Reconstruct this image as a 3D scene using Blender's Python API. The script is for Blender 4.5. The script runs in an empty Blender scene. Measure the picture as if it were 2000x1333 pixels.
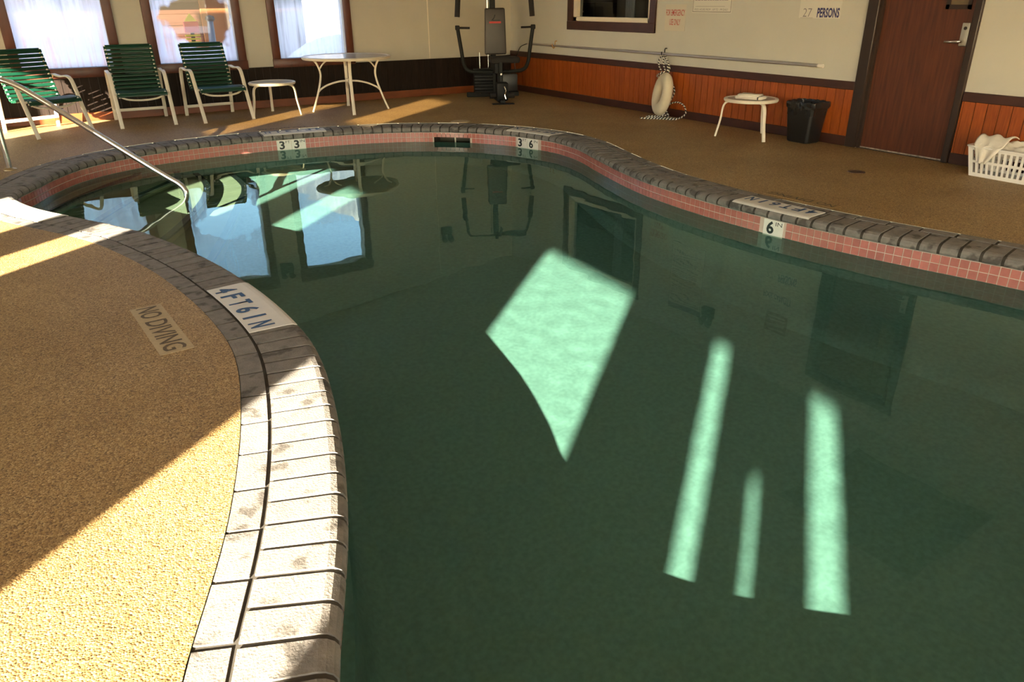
import bpy, bmesh, math, random
import numpy as np
from mathutils import Vector, Matrix, geometry
random.seed(7)
R = math.radians
sc = bpy.context.scene
col = sc.collection

# ------------------------------------------------------------------ camera
cam = bpy.data.cameras.new('camera'); cam_o = bpy.data.objects.new('camera', cam); col.objects.link(cam_o)
cam.sensor_width = 36; cam.lens = 36 * 1464.55 / 2000; cam.clip_start = 0.05
cam_o.matrix_world = (Matrix.Translation((0, 0, 1.3)) @ Matrix.Rotation(R(-31.354), 4, 'Z')
                      @ Matrix.Rotation(R(90 - 24.4825), 4, 'X') @ Matrix.Rotation(R(-0.5125), 4, 'Z'))
sc.camera = cam_o

# ------------------------------------------------------------------ light
SUN_AZ, SUN_EL = R(39.5), math.atan(0.2895)        # low winter sun coming in from the left
SUN_STRENGTH, SKY_STRENGTH, EXPOSURE = 57.0, 1.0, 0.55
world = bpy.data.worlds.new('sky'); sc.world = world; world.use_nodes = True
wn = world.node_tree
sky = wn.nodes.new('ShaderNodeTexSky'); sky.sky_type = 'NISHITA'; sky.sun_disc = False
sky.sun_elevation = SUN_EL; sky.sun_rotation = R(270) - SUN_AZ - R(0)
sky.air_density = 1.0; sky.dust_density = 0.6; sky.ozone_density = 1.0
wn.links.new(sky.outputs[0], wn.nodes['Background'].inputs[0])
wn.nodes['Background'].inputs[1].default_value = SKY_STRENGTH
sl = bpy.data.lights.new('sun', 'SUN'); sl.energy = SUN_STRENGTH; sl.angle = R(0.55); sl.color = (1.0, 0.88, 0.68)
sl.cycles.is_caustics_light = True                 # sunlight is refracted by the pool water
sun_o = bpy.data.objects.new('sun', sl); col.objects.link(sun_o)
sun_d = Vector((math.cos(SUN_AZ) * math.cos(SUN_EL), math.sin(SUN_AZ) * math.cos(SUN_EL), -math.sin(SUN_EL)))
sun_o.rotation_euler = sun_d.to_track_quat('-Z', 'Y').to_euler(); sun_o.location = (-8, -6, 5)
vs = sc.view_settings
vs.view_transform = 'Standard'; vs.look = 'None'; vs.gamma = 1; vs.use_curve_mapping = False; vs.exposure = EXPOSURE
cy = sc.cycles
cy.use_denoising = True; cy.caustics_refractive = True; cy.caustics_reflective = False
cy.max_bounces = 8; cy.diffuse_bounces = 4; cy.glossy_bounces = 3; cy.transmission_bounces = 5; cy.transparent_max_bounces = 8
cy.use_adaptive_sampling = True; cy.adaptive_threshold = .12
cy.sample_clamp_indirect = 6.0; cy.blur_glossy = 0.3

# ------------------------------------------------------------------ dimensions
XL, XR, YF, YB, ZC, ZL = -3.7, 6.551, -9.0, 10.709, 2.4, 3.65    # shed roof: 2.4 m at the right wall, 3.65 m at the left
RIPPLE = .0016
ZW = -0.17                                         # water level; deck is z = 0

# ------------------------------------------------------------------ helpers
def tag(o, label=None, cat=None, group=None, kind=None):
    if label: o['label'] = label
    if cat: o['category'] = cat
    if group: o['group'] = group
    if kind: o['kind'] = kind
    return o
def empty(name, loc=(0, 0, 0), rz=0, parent=None):
    o = bpy.data.objects.new(name, None); col.objects.link(o); o.location = loc; o.rotation_euler = (0, 0, rz)
    o.empty_display_size = 0.1
    if parent: o.parent = parent
    return o
def link(name, me, parent=None, mat=None):
    o = bpy.data.objects.new(name, me); col.objects.link(o)
    if mat and not me.materials: me.materials.append(mat)
    if parent: o.parent = parent
    return o
class MB:
    def __init__(s): s.v = []; s.f = []; s.uv = {}; s.sm = []
    def add(s, vs, fs, smooth=False):
        n = len(s.v); s.v += [tuple(v) for v in vs]; s.f += [tuple(n + i for i in f) for f in fs]; s.sm += [smooth] * len(fs); return s
    def box(s, a, b, m=None):
        vs = [Vector((x, y, z)) for x in (a[0], b[0]) for y in (a[1], b[1]) for z in (a[2], b[2])]
        if m: vs = [m @ v for v in vs]
        return s.add(vs, [(0, 1, 3, 2), (4, 6, 7, 5), (0, 4, 5, 1), (2, 3, 7, 6), (0, 2, 6, 4), (1, 5, 7, 3)])
    def rbox(s, a, b, r, m=None, seg=3):
        bm = bmesh.new(); bmesh.ops.create_cube(bm, size=1)
        for v in bm.verts: v.co = Vector([a[i] + (v.co[i] + .5) * (b[i] - a[i]) for i in range(3)])
        bmesh.ops.bevel(bm, geom=bm.edges[:], offset=r, segments=seg, affect='EDGES', profile=.5)
        if m: bmesh.ops.transform(bm, matrix=m, verts=bm.verts)
        bm.verts.index_update()
        s.add([v.co for v in bm.verts], [[v.index for v in f.verts] for f in bm.faces], True); bm.free(); return s
    def sweep(s, path, prof, closed=False, up=Vector((0, 0, 1)), smooth=True, caps=True):
        P = [Vector(p) for p in path]; n = len(P); k = len(prof); vs = []
        ax = None
        for i in range(n):
            a = P[(i - 1) % n] if (closed or i > 0) else P[i]; b = P[(i + 1) % n] if (closed or i < n - 1) else P[i]
            t = (b - a).normalized()
            if callable(up): u = up(i)
            else: u = up
            x = t.cross(u)
            if x.length < 1e-3: x = ax if ax is not None else t.cross(Vector((0, 1, 0)))
            x = x - t * x.dot(t); x.normalize()
            if ax is not None and up is None: pass
            ax = x; y = x.cross(t)
            for (p, q) in prof: vs.append(P[i] + x * p + y * q)
        fs = []
        for i in range(n if closed else n - 1):
            j = (i + 1) % n
            for c in range(k): d = (c + 1) % k; fs.append((i * k + c, i * k + d, j * k + d, j * k + c))
        if not closed and caps: fs.append(tuple(range(k))[::-1]); fs.append(tuple((n - 1) * k + c for c in range(k)))
        return s.add(vs, fs, smooth)
    def tube(s, path, r, n=8, closed=False):
        # rotation-minimising frame round tube
        P = [Vector(p) for p in path]; N = len(P); vs = []; x = None
        for i in range(N):
            a = P[(i - 1) % N] if (closed or i > 0) else P[i]; b = P[(i + 1) % N] if (closed or i < N - 1) else P[i]
            t = (b - a).normalized()
            if x is None: x = t.orthogonal().normalized()
            x = (x - t * x.dot(t)).normalized(); y = t.cross(x)
            rr = r[i] if isinstance(r, (list, tuple)) else r
            for c in range(n): w = 2 * math.pi * c / n; vs.append(P[i] + x * rr * math.cos(w) + y * rr * math.sin(w))
        fs = []
        for i in range(N if closed else N - 1):
            j = (i + 1) % N
            for c in range(n): d = (c + 1) % n; fs.append((i * n + c, i * n + d, j * n + d, j * n + c))
        if not closed: fs.append(tuple(range(n))[::-1]); fs.append(tuple((N - 1) * n + c for c in range(n)))
        return s.add(vs, fs, True)
    def lathe(s, prof, n=40, c=(0, 0, 0), smooth=True):
        vs = []; k = len(prof)
        for i in range(n):
            w = 2 * math.pi * i / n
            for (r, z) in prof: vs.append((c[0] + r * math.cos(w), c[1] + r * math.sin(w), c[2] + z))
        fs = []
        for i in range(n):
            j = (i + 1) % n
            for q in range(k - 1): fs.append((i * k + q, j * k + q, j * k + q + 1, i * k + q + 1))
        return s.add(vs, fs, smooth)
    def mesh(s, name, mat=None):
        me = bpy.data.meshes.new(name); me.from_pydata(s.v, [], s.f); me.update()
        bm = bmesh.new(); bm.from_mesh(me); bmesh.ops.recalc_face_normals(bm, faces=bm.faces); bm.to_mesh(me); bm.free()
        me.polygons.foreach_set('use_smooth', s.sm)
        if any(s.sm) and hasattr(me, 'set_sharp_from_angle'): me.set_sharp_from_angle(angle=R(42))
        if mat: me.materials.append(mat)
        return me
    def build(s, name, mat, parent=None): return link(name, s.mesh(name, mat), parent)
def cr(pts, n=8, closed=False):                     # Catmull-Rom through points
    P = [Vector(p) for p in pts]; N = len(P); out = []
    for i in range(N if closed else N - 1):
        p1, p2 = P[i], P[(i + 1) % N]
        p0 = P[(i - 1) % N] if (closed or i > 0) else p1 * 2 - p2
        p3 = P[(i + 2) % N] if (closed or i + 2 < N) else p2 * 2 - p1
        for k in range(n):
            t = k / n
            out.append(0.5 * ((2 * p1) + (p2 - p0) * t + (2 * p0 - 5 * p1 + 4 * p2 - p3) * t * t + (3 * p1 - p0 - 3 * p2 + p3) * t ** 3))
    if not closed: out.append(P[-1])
    return out
def rect(w, t): return [(-w / 2, -t / 2), (w / 2, -t / 2), (w / 2, t / 2), (-w / 2, t / 2)]
def rrect(w, t, r=.006):
    o = []
    for cx, cy_, a in ((w / 2 - r, -t / 2 + r, -90), (w / 2 - r, t / 2 - r, 0), (-w / 2 + r, t / 2 - r, 90), (-w / 2 + r, -t / 2 + r, 180)):
        for k in range(3): q = R(a + 45 * k); o.append((cx + r * math.cos(q), cy_ + r * math.sin(q)))
    return o
def copy_tree(o, parent=None):
    c = o.copy(); col.objects.link(c); c.parent = parent
    for ch in o.children: copy_tree(ch, c)
    return c

# ------------------------------------------------------------------ materials
def mat(name, color, rough=.5, metal=0., var=0., vscale=8., color2=None, bump=0., bscale=60., spec=.5, stretch=None, detail=4, rnd=0., coat=0.):
    m = bpy.data.materials.new(name); m.use_nodes = True; nt = m.node_tree; N = nt.nodes; L = nt.links
    b = N['Principled BSDF']; b.inputs['Base Color'].default_value = (*color, 1); b.inputs['Roughness'].default_value = rough
    b.inputs['Metallic'].default_value = metal; b.inputs['Specular IOR Level'].default_value = spec
    if coat: b.inputs['Coat Weight'].default_value = coat; b.inputs['Coat Roughness'].default_value = .1
    g = None
    if var or bump or color2:
        g = N.new('ShaderNodeNewGeometry'); mp = N.new('ShaderNodeMapping'); L.new(g.outputs['Position'], mp.inputs[0])
        if stretch: mp.inputs['Scale'].default_value = stretch
        n = N.new('ShaderNodeTexNoise'); n.inputs['Scale'].default_value = vscale; n.inputs['Detail'].default_value = detail
        L.new(mp.outputs[0], n.inputs['Vector'])
        r = N.new('ShaderNodeValToRGB')
        c2 = color2 if color2 else tuple(max(0, c * (1 - var)) for c in color)
        r.color_ramp.elements[0].position = .32; r.color_ramp.elements[1].position = .68
        r.color_ramp.elements[0].color = (*c2, 1); r.color_ramp.elements[1].color = (*color, 1)
        L.new(n.outputs[0], r.inputs[0]); src = r.outputs[0]
        if rnd:
            oi = N.new('ShaderNodeObjectInfo'); mr = N.new('ShaderNodeMapRange'); L.new(oi.outputs['Random'], mr.inputs[0])
            mr.inputs['To Min'].default_value = 1 - rnd; mr.inputs['To Max'].default_value = 1 + rnd
            mx = N.new('ShaderNodeVectorMath'); mx.operation = 'SCALE'; L.new(src, mx.inputs[0]); L.new(mr.outputs[0], mx.inputs['Scale']); src = mx.outputs[0]
        L.new(src, b.inputs['Base Color'])
        if bump:
            n2 = N.new('ShaderNodeTexNoise'); n2.inputs['Scale'].default_value = bscale; n2.inputs['Detail'].default_value = 3; L.new(mp.outputs[0], n2.inputs['Vector'])
            bp = N.new('ShaderNodeBump'); bp.inputs['Strength'].default_value = bump; bp.inputs['Distance'].default_value = .004
            L.new(n2.outputs[0], bp.inputs['Height']); L.new(bp.outputs[0], b.inputs['Normal'])
    return m
WALL = mat('cream_wall_paint', (.565, .572, .54), .55, var=.05, vscale=2.5)
WALLB = mat('cream_panel_wall', (.525, .505, .435), .5, var=.06, vscale=3)
CEIL = mat('ceiling_board', (.74, .72, .67), .8, var=.08, vscale=3)
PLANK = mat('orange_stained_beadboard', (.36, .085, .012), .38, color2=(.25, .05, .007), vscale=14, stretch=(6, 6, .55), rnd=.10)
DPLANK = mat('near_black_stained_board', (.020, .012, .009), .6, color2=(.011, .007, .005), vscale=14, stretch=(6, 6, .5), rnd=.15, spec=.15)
RAILW = mat('dark_brown_trim', (.055, .018, .012), .42, var=.3, vscale=18, stretch=(1, .3, 1))
BASEB = mat('red_brown_baseboard', (.22, .055, .014), .4, var=.35, vscale=14, stretch=(.3, 1, 1))
FRAMEW = mat('brown_window_frame', (.115, .032, .016), .35, var=.35, vscale=16, stretch=(1, 1, .4))
DOORW = mat('dark_stained_door_veneer', (.115, .031, .011), .42, color2=(.062, .017, .007), vscale=9, stretch=(5, 5, .35))
JAMB = mat('black_brown_jamb', (.030, .016, .011), .45, var=.2)
CREAM = mat('cream_powder_coat', (.80, .74, .62), .38, var=.04)
GREEN = mat('dark_green_vinyl_strap', (.004, .040, .021), .36, spec=.35)
STEEL = mat('polished_stainless_steel', (.84, .82, .78), .13, 1.0)
ALU = mat('dull_aluminium', (.62, .58, .58), .38, .85)
WHITEP = mat('white_plastic', (.84, .82, .78), .4, var=.03)
BLACKP = mat('black_plastic', (.012, .012, .013), .38)
BLACKM = mat('black_gloss_metal', (.006, .007, .008), .5, 0, spec=.2)
GYMM = mat('charcoal_painted_steel', (.010, .012, .012), .55, 0, spec=.2)
VINYL = mat('dark_grey_vinyl', (.040, .035, .031), .45, var=.12, vscale=10)
FOAM = mat('black_foam_grip', (.010, .009, .009), .85)
INKR = mat('red_ink', (.42, .015, .012), .5)
INKB = mat('blue_ink', (.018, .085, .24), .5, var=.35, vscale=60)
INKN = mat('navy_ink', (.03, .035, .16), .5)
INKK = mat('black_ink', (.012, .012, .012), .5)
INKG = mat('faded_grey_ink', (.22, .22, .25), .6)
PAPER = mat('off_white_sign', (.60, .575, .50), .55)
PAPERW = mat('white_poster', (.66, .66, .62), .5)
PLATE = mat('white_marker_plate', (.80, .77, .70), .45, var=.04, vscale=30)
PLATED = mat('worn_beige_plate', (.52, .40, .22), .6, var=.15, vscale=60)
TOWEL = mat('white_towel', (.78, .74, .66), .95, var=.06, vscale=25, bump=.6, bscale=220)
RINGM = mat('off_white_canvas_ring', (.72, .65, .50), .7, var=.08, vscale=12)
TILE = mat('glazed_pink_tile', (.48, .17, .14), .18, var=.10, vscale=40, rnd=.10)
GROUT = mat('pale_grout', (.62, .50, .42), .8, var=.1, vscale=40)
MORTAR = mat('coping_mortar', (.058, .050, .039), .9, var=.35, vscale=30)
NOSE = mat('black_step_tile', (.02, .022, .022), .3)
BRICK = mat('grey_brown_coping_brick', (.245, .224, .200), .72, color2=(.170, .155, .140), vscale=22, bump=.5, bscale=140, rnd=.09, detail=6)
# dark splash stains on the bricks
def stains(m):
    nt = m.node_tree; N = nt.nodes; L = nt.links; b = N['Principled BSDF']; lk = b.inputs['Base Color'].links[0]; src = lk.from_socket
    g = N.new('ShaderNodeNewGeometry'); n = N.new('ShaderNodeTexNoise'); n.inputs['Scale'].default_value = 11; n.inputs['Detail'].default_value = 3
    L.new(g.outputs['Position'], n.inputs['Vector'])
    r = N.new('ShaderNodeValToRGB'); r.color_ramp.elements[0].position = .565; r.color_ramp.elements[1].position = .655
    r.color_ramp.elements[0].color = (1, 1, 1, 1); r.color_ramp.elements[1].color = (.38, .37, .36, 1); L.new(n.outputs[0], r.inputs[0])
    mx = N.new('ShaderNodeMix'); mx.data_type = 'RGBA'; mx.blend_type = 'MULTIPLY'; mx.inputs[0].default_value = 1
    L.new(src, mx.inputs[6]); L.new(r.outputs[0], mx.inputs[7]); L.new(mx.outputs[2], b.inputs['Base Color'])
stains(BRICK)
def deck_mat():
    m = bpy.data.materials.new('tan_pebble_deck'); m.use_nodes = True; nt = m.node_tree; N = nt.nodes; L = nt.links; b = N['Principled BSDF']
    g = N.new('ShaderNodeNewGeometry')
    v = N.new('ShaderNodeTexVoronoi'); v.inputs['Scale'].default_value = 190; L.new(g.outputs['Position'], v.inputs['Vector'])
    sx = N.new('ShaderNodeSeparateColor'); L.new(v.outputs['Color'], sx.inputs[0])
    r = N.new('ShaderNodeValToRGB'); e = r.color_ramp.elements; e[0].position = 0; e[0].color = (.15, .088, .034, 1); e[1].position = 1; e[1].color = (.62, .46, .23, 1)
    for p, c in ((.2, (.28, .17, .064, 1)), (.55, (.40, .255, .10, 1)), (.85, (.48, .32, .135, 1))): k = e.new(p); k.color = c
    L.new(sx.outputs[0], r.inputs[0])
    n = N.new('ShaderNodeTexNoise'); n.inputs['Scale'].default_value = 1.6; n.inputs['Detail'].default_value = 5; L.new(g.outputs['Position'], n.inputs['Vector'])
    r2 = N.new('ShaderNodeValToRGB'); r2.color_ramp.elements[0].position = .3; r2.color_ramp.elements[1].position = .7
    r2.color_ramp.elements[0].color = (.80, .76, .70, 1); r2.color_ramp.elements[1].color = (1, 1, 1, 1); L.new(n.outputs[0], r2.inputs[0])
    mx = N.new('ShaderNodeMix'); mx.data_type = 'RGBA'; mx.blend_type = 'MULTIPLY'; mx.inputs[0].default_value = 1
    L.new(r.outputs[0], mx.inputs[6]); L.new(r2.outputs[0], mx.inputs[7]); L.new(mx.outputs[2], b.inputs['Base Color'])
    b.inputs['Roughness'].default_value = .55
    bp = N.new('ShaderNodeBump'); bp.inputs['Strength'].default_value = .55; bp.inputs['Distance'].default_value = .003; bp.invert = True
    L.new(v.outputs['Distance'], bp.inputs['Height']); L.new(bp.outputs[0], b.inputs['Normal'])
    return m
DECK = deck_mat()
PLASTER = mat('green_grey_pool_plaster', (.208, .325, .298), .8, color2=(.160, .258, .236), vscale=38, detail=8)  # plaster speckle, also standing in for caustic grain in the sun patches
STEPM = mat('olive_pool_step_plaster', (.30, .29, .20), .8, color2=(.25, .245, .17), vscale=5, detail=8)
SNOW = mat('snow', (.86, .87, .90), .9, var=.04, vscale=.6)
LOG = mat('brown_cabin_boards', (.105, .036, .014), .7, color2=(.055, .019, .008), vscale=4, stretch=(.4, 1, 6))
GREYW = mat('grey_siding', (.42, .42, .44), .7, var=.1, vscale=2)
def water_mat():
    m = bpy.data.materials.new('pool_water'); m.use_nodes = True; nt = m.node_tree; N = nt.nodes; L = nt.links; N.clear()
    o = N.new('ShaderNodeOutputMaterial'); g = N.new('ShaderNodeBsdfGlass'); g.inputs['IOR'].default_value = 1.333; g.inputs['Roughness'].default_value = 0
    g.inputs['Color'].default_value = (.74, .925, .86, 1); L.new(g.outputs[0], o.inputs[0])
    return m
WATER = water_mat()
def glass_mat(name, fog_lo, fog_hi, hole=None, tint=(.46, .47, .50), fogc=(.39, .375, .425)):
    """thin window glass with condensation: fogged low down, clearer above, wiped clear in an ellipse"""
    m = bpy.data.materials.new(name); m.use_nodes = True; nt = m.node_tree; N = nt.nodes; L = nt.links; N.clear()
    o = N.new('ShaderNodeOutputMaterial')
    tr = N.new('ShaderNodeBsdfTransparent'); tr.inputs[0].default_value = (*tint, 1)
    gl = N.new('ShaderNodeBsdfGlossy'); gl.inputs['Roughness'].default_value = .02
    lw = N.new('ShaderNodeLayerWeight'); lw.inputs[0].default_value = .5; pq = N.new('ShaderNodeMath'); pq.operation = 'POWER'; pq.inputs[1].default_value = 5; L.new(lw.outputs['Facing'], pq.inputs[0])
    fr = N.new('ShaderNodeMapRange'); fr.inputs[3].default_value = .045; fr.inputs[4].default_value = 1.0; L.new(pq.outputs[0], fr.inputs[0])
    cl = N.new('ShaderNodeMixShader'); L.new(fr.outputs[0], cl.inputs[0]); L.new(tr.outputs[0], cl.inputs[1]); L.new(gl.outputs[0], cl.inputs[2])
    if fog_lo == 0 and fog_hi == 0: L.new(cl.outputs[0], o.inputs[0]); return m
    tl = N.new('ShaderNodeBsdfTranslucent'); tl.inputs[0].default_value = (*fogc, 1)
    g = N.new('ShaderNodeNewGeometry'); sp = N.new('ShaderNodeSeparateXYZ'); L.new(g.outputs['Position'], sp.inputs[0])
    mr = N.new('ShaderNodeMapRange'); mr.interpolation_type = 'SMOOTHSTEP'; mr.inputs[1].default_value = 1.15; mr.inputs[2].default_value = 1.5
    mr.inputs[3].default_value = fog_lo; mr.inputs[4].default_value = fog_hi; L.new(sp.outputs[2], mr.inputs[0])
    mp = N.new('ShaderNodeMapping'); mp.inputs['Scale'].default_value = (26, 1, 1.6); L.new(g.outputs['Position'], mp.inputs[0])
    n = N.new('ShaderNodeTexNoise'); n.inputs['Scale'].default_value = 1; n.inputs['Detail'].default_value = 3; L.new(mp.outputs[0], n.inputs['Vector'])
    m2 = N.new('ShaderNodeMapRange'); m2.inputs[1].default_value = .45; m2.inputs[2].default_value = .72; m2.inputs[3].default_value = 1.0; m2.inputs[4].default_value = .55; L.new(n.outputs[0], m2.inputs[0])
    mu = N.new('ShaderNodeMath'); mu.operation = 'MULTIPLY'; L.new(mr.outputs[0], mu.inputs[0]); L.new(m2.outputs[0], mu.inputs[1]); fac = mu.outputs[0]
    if hole:
        cx, cz, rx, rz = hole
        vm = N.new('ShaderNodeVectorMath'); vm.operation = 'SUBTRACT'; vm.inputs[1].default_value = (cx, 0, cz); L.new(g.outputs['Position'], vm.inputs[0])
        v2 = N.new('ShaderNodeVectorMath'); v2.operation = 'MULTIPLY'; v2.inputs[1].default_value = (1 / rx, 0, 1 / rz); L.new(vm.outputs[0], v2.inputs[0])
        n3 = N.new('ShaderNodeTexNoise'); n3.inputs['Scale'].default_value = 4; L.new(g.outputs['Position'], n3.inputs['Vector'])
        ln = N.new('ShaderNodeVectorMath'); ln.operation = 'LENGTH'; L.new(v2.outputs[0], ln.inputs[0])
        ad = N.new('ShaderNodeMath'); ad.operation = 'ADD'; L.new(ln.outputs['Value'], ad.inputs[0]); L.new(n3.outputs[0], ad.inputs[1])
        m4 = N.new('ShaderNodeMapRange'); m4.interpolation_type = 'SMOOTHSTEP'; m4.inputs[1].default_value = 1.35; m4.inputs[2].default_value = 1.55; L.new(ad.outputs[0], m4.inputs[0])
        m5 = N.new('ShaderNodeMath'); m5.operation = 'MULTIPLY'; L.new(fac, m5.inputs[0]); L.new(m4.outputs[0], m5.inputs[1]); fac = m5.outputs[0]
    mx = N.new('ShaderNodeMixShader'); L.new(fac, mx.inputs[0]); L.new(cl.outputs[0], mx.inputs[1]); L.new(tl.outputs[0], mx.inputs[2]); L.new(mx.outputs[0], o.inputs[0])
    return m
FOG1 = glass_mat('condensation_glass', .97, .45)
FOG2 = glass_mat('condensation_glass_wiped', .95, .40, hole=(2.00, 1.10, .43, .37))
FOG3 = glass_mat('thinly_fogged_glass', .72, .06, fogc=(.50, .48, .50))
GLASSD = glass_mat('office_glass', 0, 0, tint=(.55, .6, .62))
DIMGLASS = glass_mat('beam_dimming_glass', 0, 0, tint=(.20, .17, .12))  # dark tint added to weaken the sun through the unseen clerestory panes
ACRYL = mat('frosted_acrylic_top', (.70, .66, .60), .22, var=.06, vscale=6)
def rope_mat():
    m = bpy.data.materials.new('black_and_white_rope'); m.use_nodes = True; nt = m.node_tree; N = nt.nodes; L = nt.links; b = N['Principled BSDF']
    u = N.new('ShaderNodeUVMap'); sp = N.new('ShaderNodeSeparateXYZ'); L.new(u.outputs[0], sp.inputs[0])
    a = N.new('ShaderNodeMath'); a.operation = 'ADD'; L.new(sp.outputs[0], a.inputs[0]); L.new(sp.outputs[1], a.inputs[1])
    f = N.new('ShaderNodeMath'); f.operation = 'FRACT'; L.new(a.outputs[0], f.inputs[0])
    r = N.new('ShaderNodeValToRGB'); r.color_ramp.interpolation = 'CONSTANT'; r.color_ramp.elements[0].color = (.72, .70, .64, 1)
    r.color_ramp.elements[1].position = .5; r.color_ramp.elements[1].color = (.012, .012, .014, 1); L.new(f.outputs[0], r.inputs[0]); L.new(r.outputs[0], b.inputs['Base Color'])
    b.inputs['Roughness'].default_value = .8; return m
ROPE = rope_mat()

# ------------------------------------------------------------------ lettering
_txt = {}
def text_mesh(body, mat_, bold=0.0, ext=.0006):
    key = (body, mat_.name, bold, ext)
    if key in _txt: return _txt[key]
    cu = bpy.data.curves.new('lettering', 'FONT'); cu.body = body; cu.size = 1; cu.align_x = 'CENTER'; cu.align_y = 'CENTER'; cu.offset = bold; cu.resolution_u = 3
    o = bpy.data.objects.new('tmp', cu); col.objects.link(o); dg = bpy.context.evaluated_depsgraph_get()
    me = bpy.data.meshes.new_from_object(o.evaluated_get(dg)); bpy.data.objects.remove(o)
    xs = [v.co.x for v in me.vertices]; ys = [v.co.y for v in me.vertices]
    cx, cy_ = (min(xs) + max(xs)) / 2, (min(ys) + max(ys)) / 2; w, h = max(xs) - min(xs), max(ys) - min(ys)
    bm = bmesh.new(); bm.from_mesh(me)
    for v in bm.verts: v.co.x = (v.co.x - cx) / w; v.co.y = (v.co.y - cy_) / h; v.co.z = 0
    bm.to_mesh(me); bm.free(); me.materials.clear(); me.materials.append(mat_); _txt[key] = me; return me
def letter(body, mat_, origin, xdir, ydir, w, h, parent, bold=0.0, lift=.0012, name='lettering'):
    """flat print: text box of width w, height h centred on origin"""
    me = text_mesh(body, mat_, bold); x = Vector(xdir).normalized(); y = Vector(ydir).normalized(); z = x.cross(y)
    M = Matrix((x * w, y * h, z)).transposed().to_4x4(); M.translation = Vector(origin) + z * lift
    o = link(name, me, parent)
    o.matrix_basis = M
    if parent: o.matrix_parent_inverse = pw(parent).inverted()
    return o
def pw(o):
    m = o.matrix_basis.copy()
    return (pw(o.parent) @ o.matrix_parent_inverse @ m) if o.parent else m

# ================================================================== POOL OUTLINE
far = [(-.17, 7.044), (-.042, 7.373), (.174, 7.762), (.402, 7.996), (.686, 8.17), (.924, 8.279), (1.39, 8.364), (1.926, 8.405), (2.3, 8.37), (2.7, 8.325), (3.027, 8.261), (3.464, 8.116), (3.803, 7.909), (4.126, 7.624), (4.427, 7.121), (4.514, 6.823), (4.565, 6.547), (4.525, 6.129), (4.332, 5.531), (4.195, 5.062), (4.108, 4.688), (4.074, 4.401), (4.054, 4.146), (4.045, 3.918), (4.047, 3.715), (4.066, 3.366), (4.083, 3.203), (4.117, 2.935), (4.177, 2.608), (4.249, 2.321), (4.29, 2.196), (4.385, 1.814)]
near = [(-.285, 6.82), (-.265, 6.587), (-.208, 6.373), (-.119, 6.125), (.019, 5.871), (.135, 5.669), (.194, 5.57), (.341, 5.284), (.415, 5.14), (.477, 4.963), (.542, 4.743), (.583, 4.613), (.636, 4.4), (.686, 4.175), (.723, 3.946), (.742, 3.817), (.767, 3.625), (.787, 3.399), (.797, 3.16), (.798, 3.029), (.792, 2.912), (.775, 2.779), (.737, 2.564), (.688, 2.356), (.658, 2.229), (.602, 2.032), (.534, 1.817), (.493, 1.696), (.458, 1.605), (.413, 1.499), (.363, 1.384), (.323, 1.295), (.278, 1.206)]
OV = .022                                            # coping overhang over the tile face
def inset_pts(P, d):
    P = np.array(P); T = np.gradient(P, axis=0); T /= np.linalg.norm(T, axis=1)[:, None]
    return P + d * np.stack([T[:, 1], -T[:, 0]], 1)
nearT = inset_pts(near, OV)
close = [(.20, .98), (.165, .70), (.19, .42), (.29, .16), (.51, -.16), (1.0, -.55), (1.7, -.82), (2.6, -.86), (3.5, -.5), (4.12, .15), (4.42, .85), (4.45, 1.35)]
raw = np.array(list(map(tuple, nearT)) + close + far[::-1])
NP = 1500
def resample(P, n):
    Q = np.vstack([P, P[:1]]); s = np.r_[0, np.cumsum(np.linalg.norm(np.diff(Q, axis=0), axis=1))]; t = np.linspace(0, s[-1], n, endpoint=False)
    return np.stack([np.interp(t, s, Q[:, 0]), np.interp(t, s, Q[:, 1])], 1), s[-1]
O, PER = resample(raw, NP)
sg = .085 / (PER / NP); kx = np.arange(-40, 41); ker = np.exp(-kx ** 2 / (2 * sg * sg)); ker /= ker.sum()
for _ in range(2):
    E_ = np.vstack([O[-40:], O, O[:40]]); O = np.stack([np.convolve(E_[:, 0], ker, 'valid'), np.convolve(E_[:, 1], ker, 'valid')], 1)
    O, PER = resample(O, NP)
TG = np.roll(O, -4, 0) - np.roll(O, 4, 0); TG /= np.linalg.norm(TG, axis=1)[:, None]; NO_ = np.stack([TG[:, 1], -TG[:, 0]], 1)
def at(s, r=0.0, z=0.0):
    f = (s / PER * NP) % NP; i = int(f); t = f - i; j = (i + 1) % NP
    p = O[i] * (1 - t) + O[j] * t; n = NO_[i] * (1 - t) + NO_[j] * t
    return Vector((p[0] + n[0] * r, p[1] + n[1] * r, z))
def tan(s): f = int(s / PER * NP) % NP; return Vector((TG[f][0], TG[f][1], 0))
def nrm(s): f = int(s / PER * NP) % NP; return Vector((NO_[f][0], NO_[f][1], 0))
def s_of(x, y): return int(np.argmin((O[:, 0] - x) ** 2 + (O[:, 1] - y) ** 2)) * PER / NP
CO = .300                                            # outer edge of the coping

# ================================================================== ROOM SHELL
def cells(u0, u1, v0, v1, holes, f, mb):
    us = sorted({u0, u1, *[h[0] for h in holes], *[h[1] for h in holes]}); vs_ = sorted({v0, v1, *[h[2] for h in holes], *[h[3] for h in holes]})
    for a, b in zip(us, us[1:]):
        run = None
        for c, d in zip(vs_, vs_[1:]):
            hit = any(h[0] - 1e-6 <= (a + b) / 2 <= h[1] + 1e-6 and h[2] - 1e-6 <= (c + d) / 2 <= h[3] + 1e-6 for h in holes)
            if not hit: f(mb, a, b, c, d)
    return mb
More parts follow.
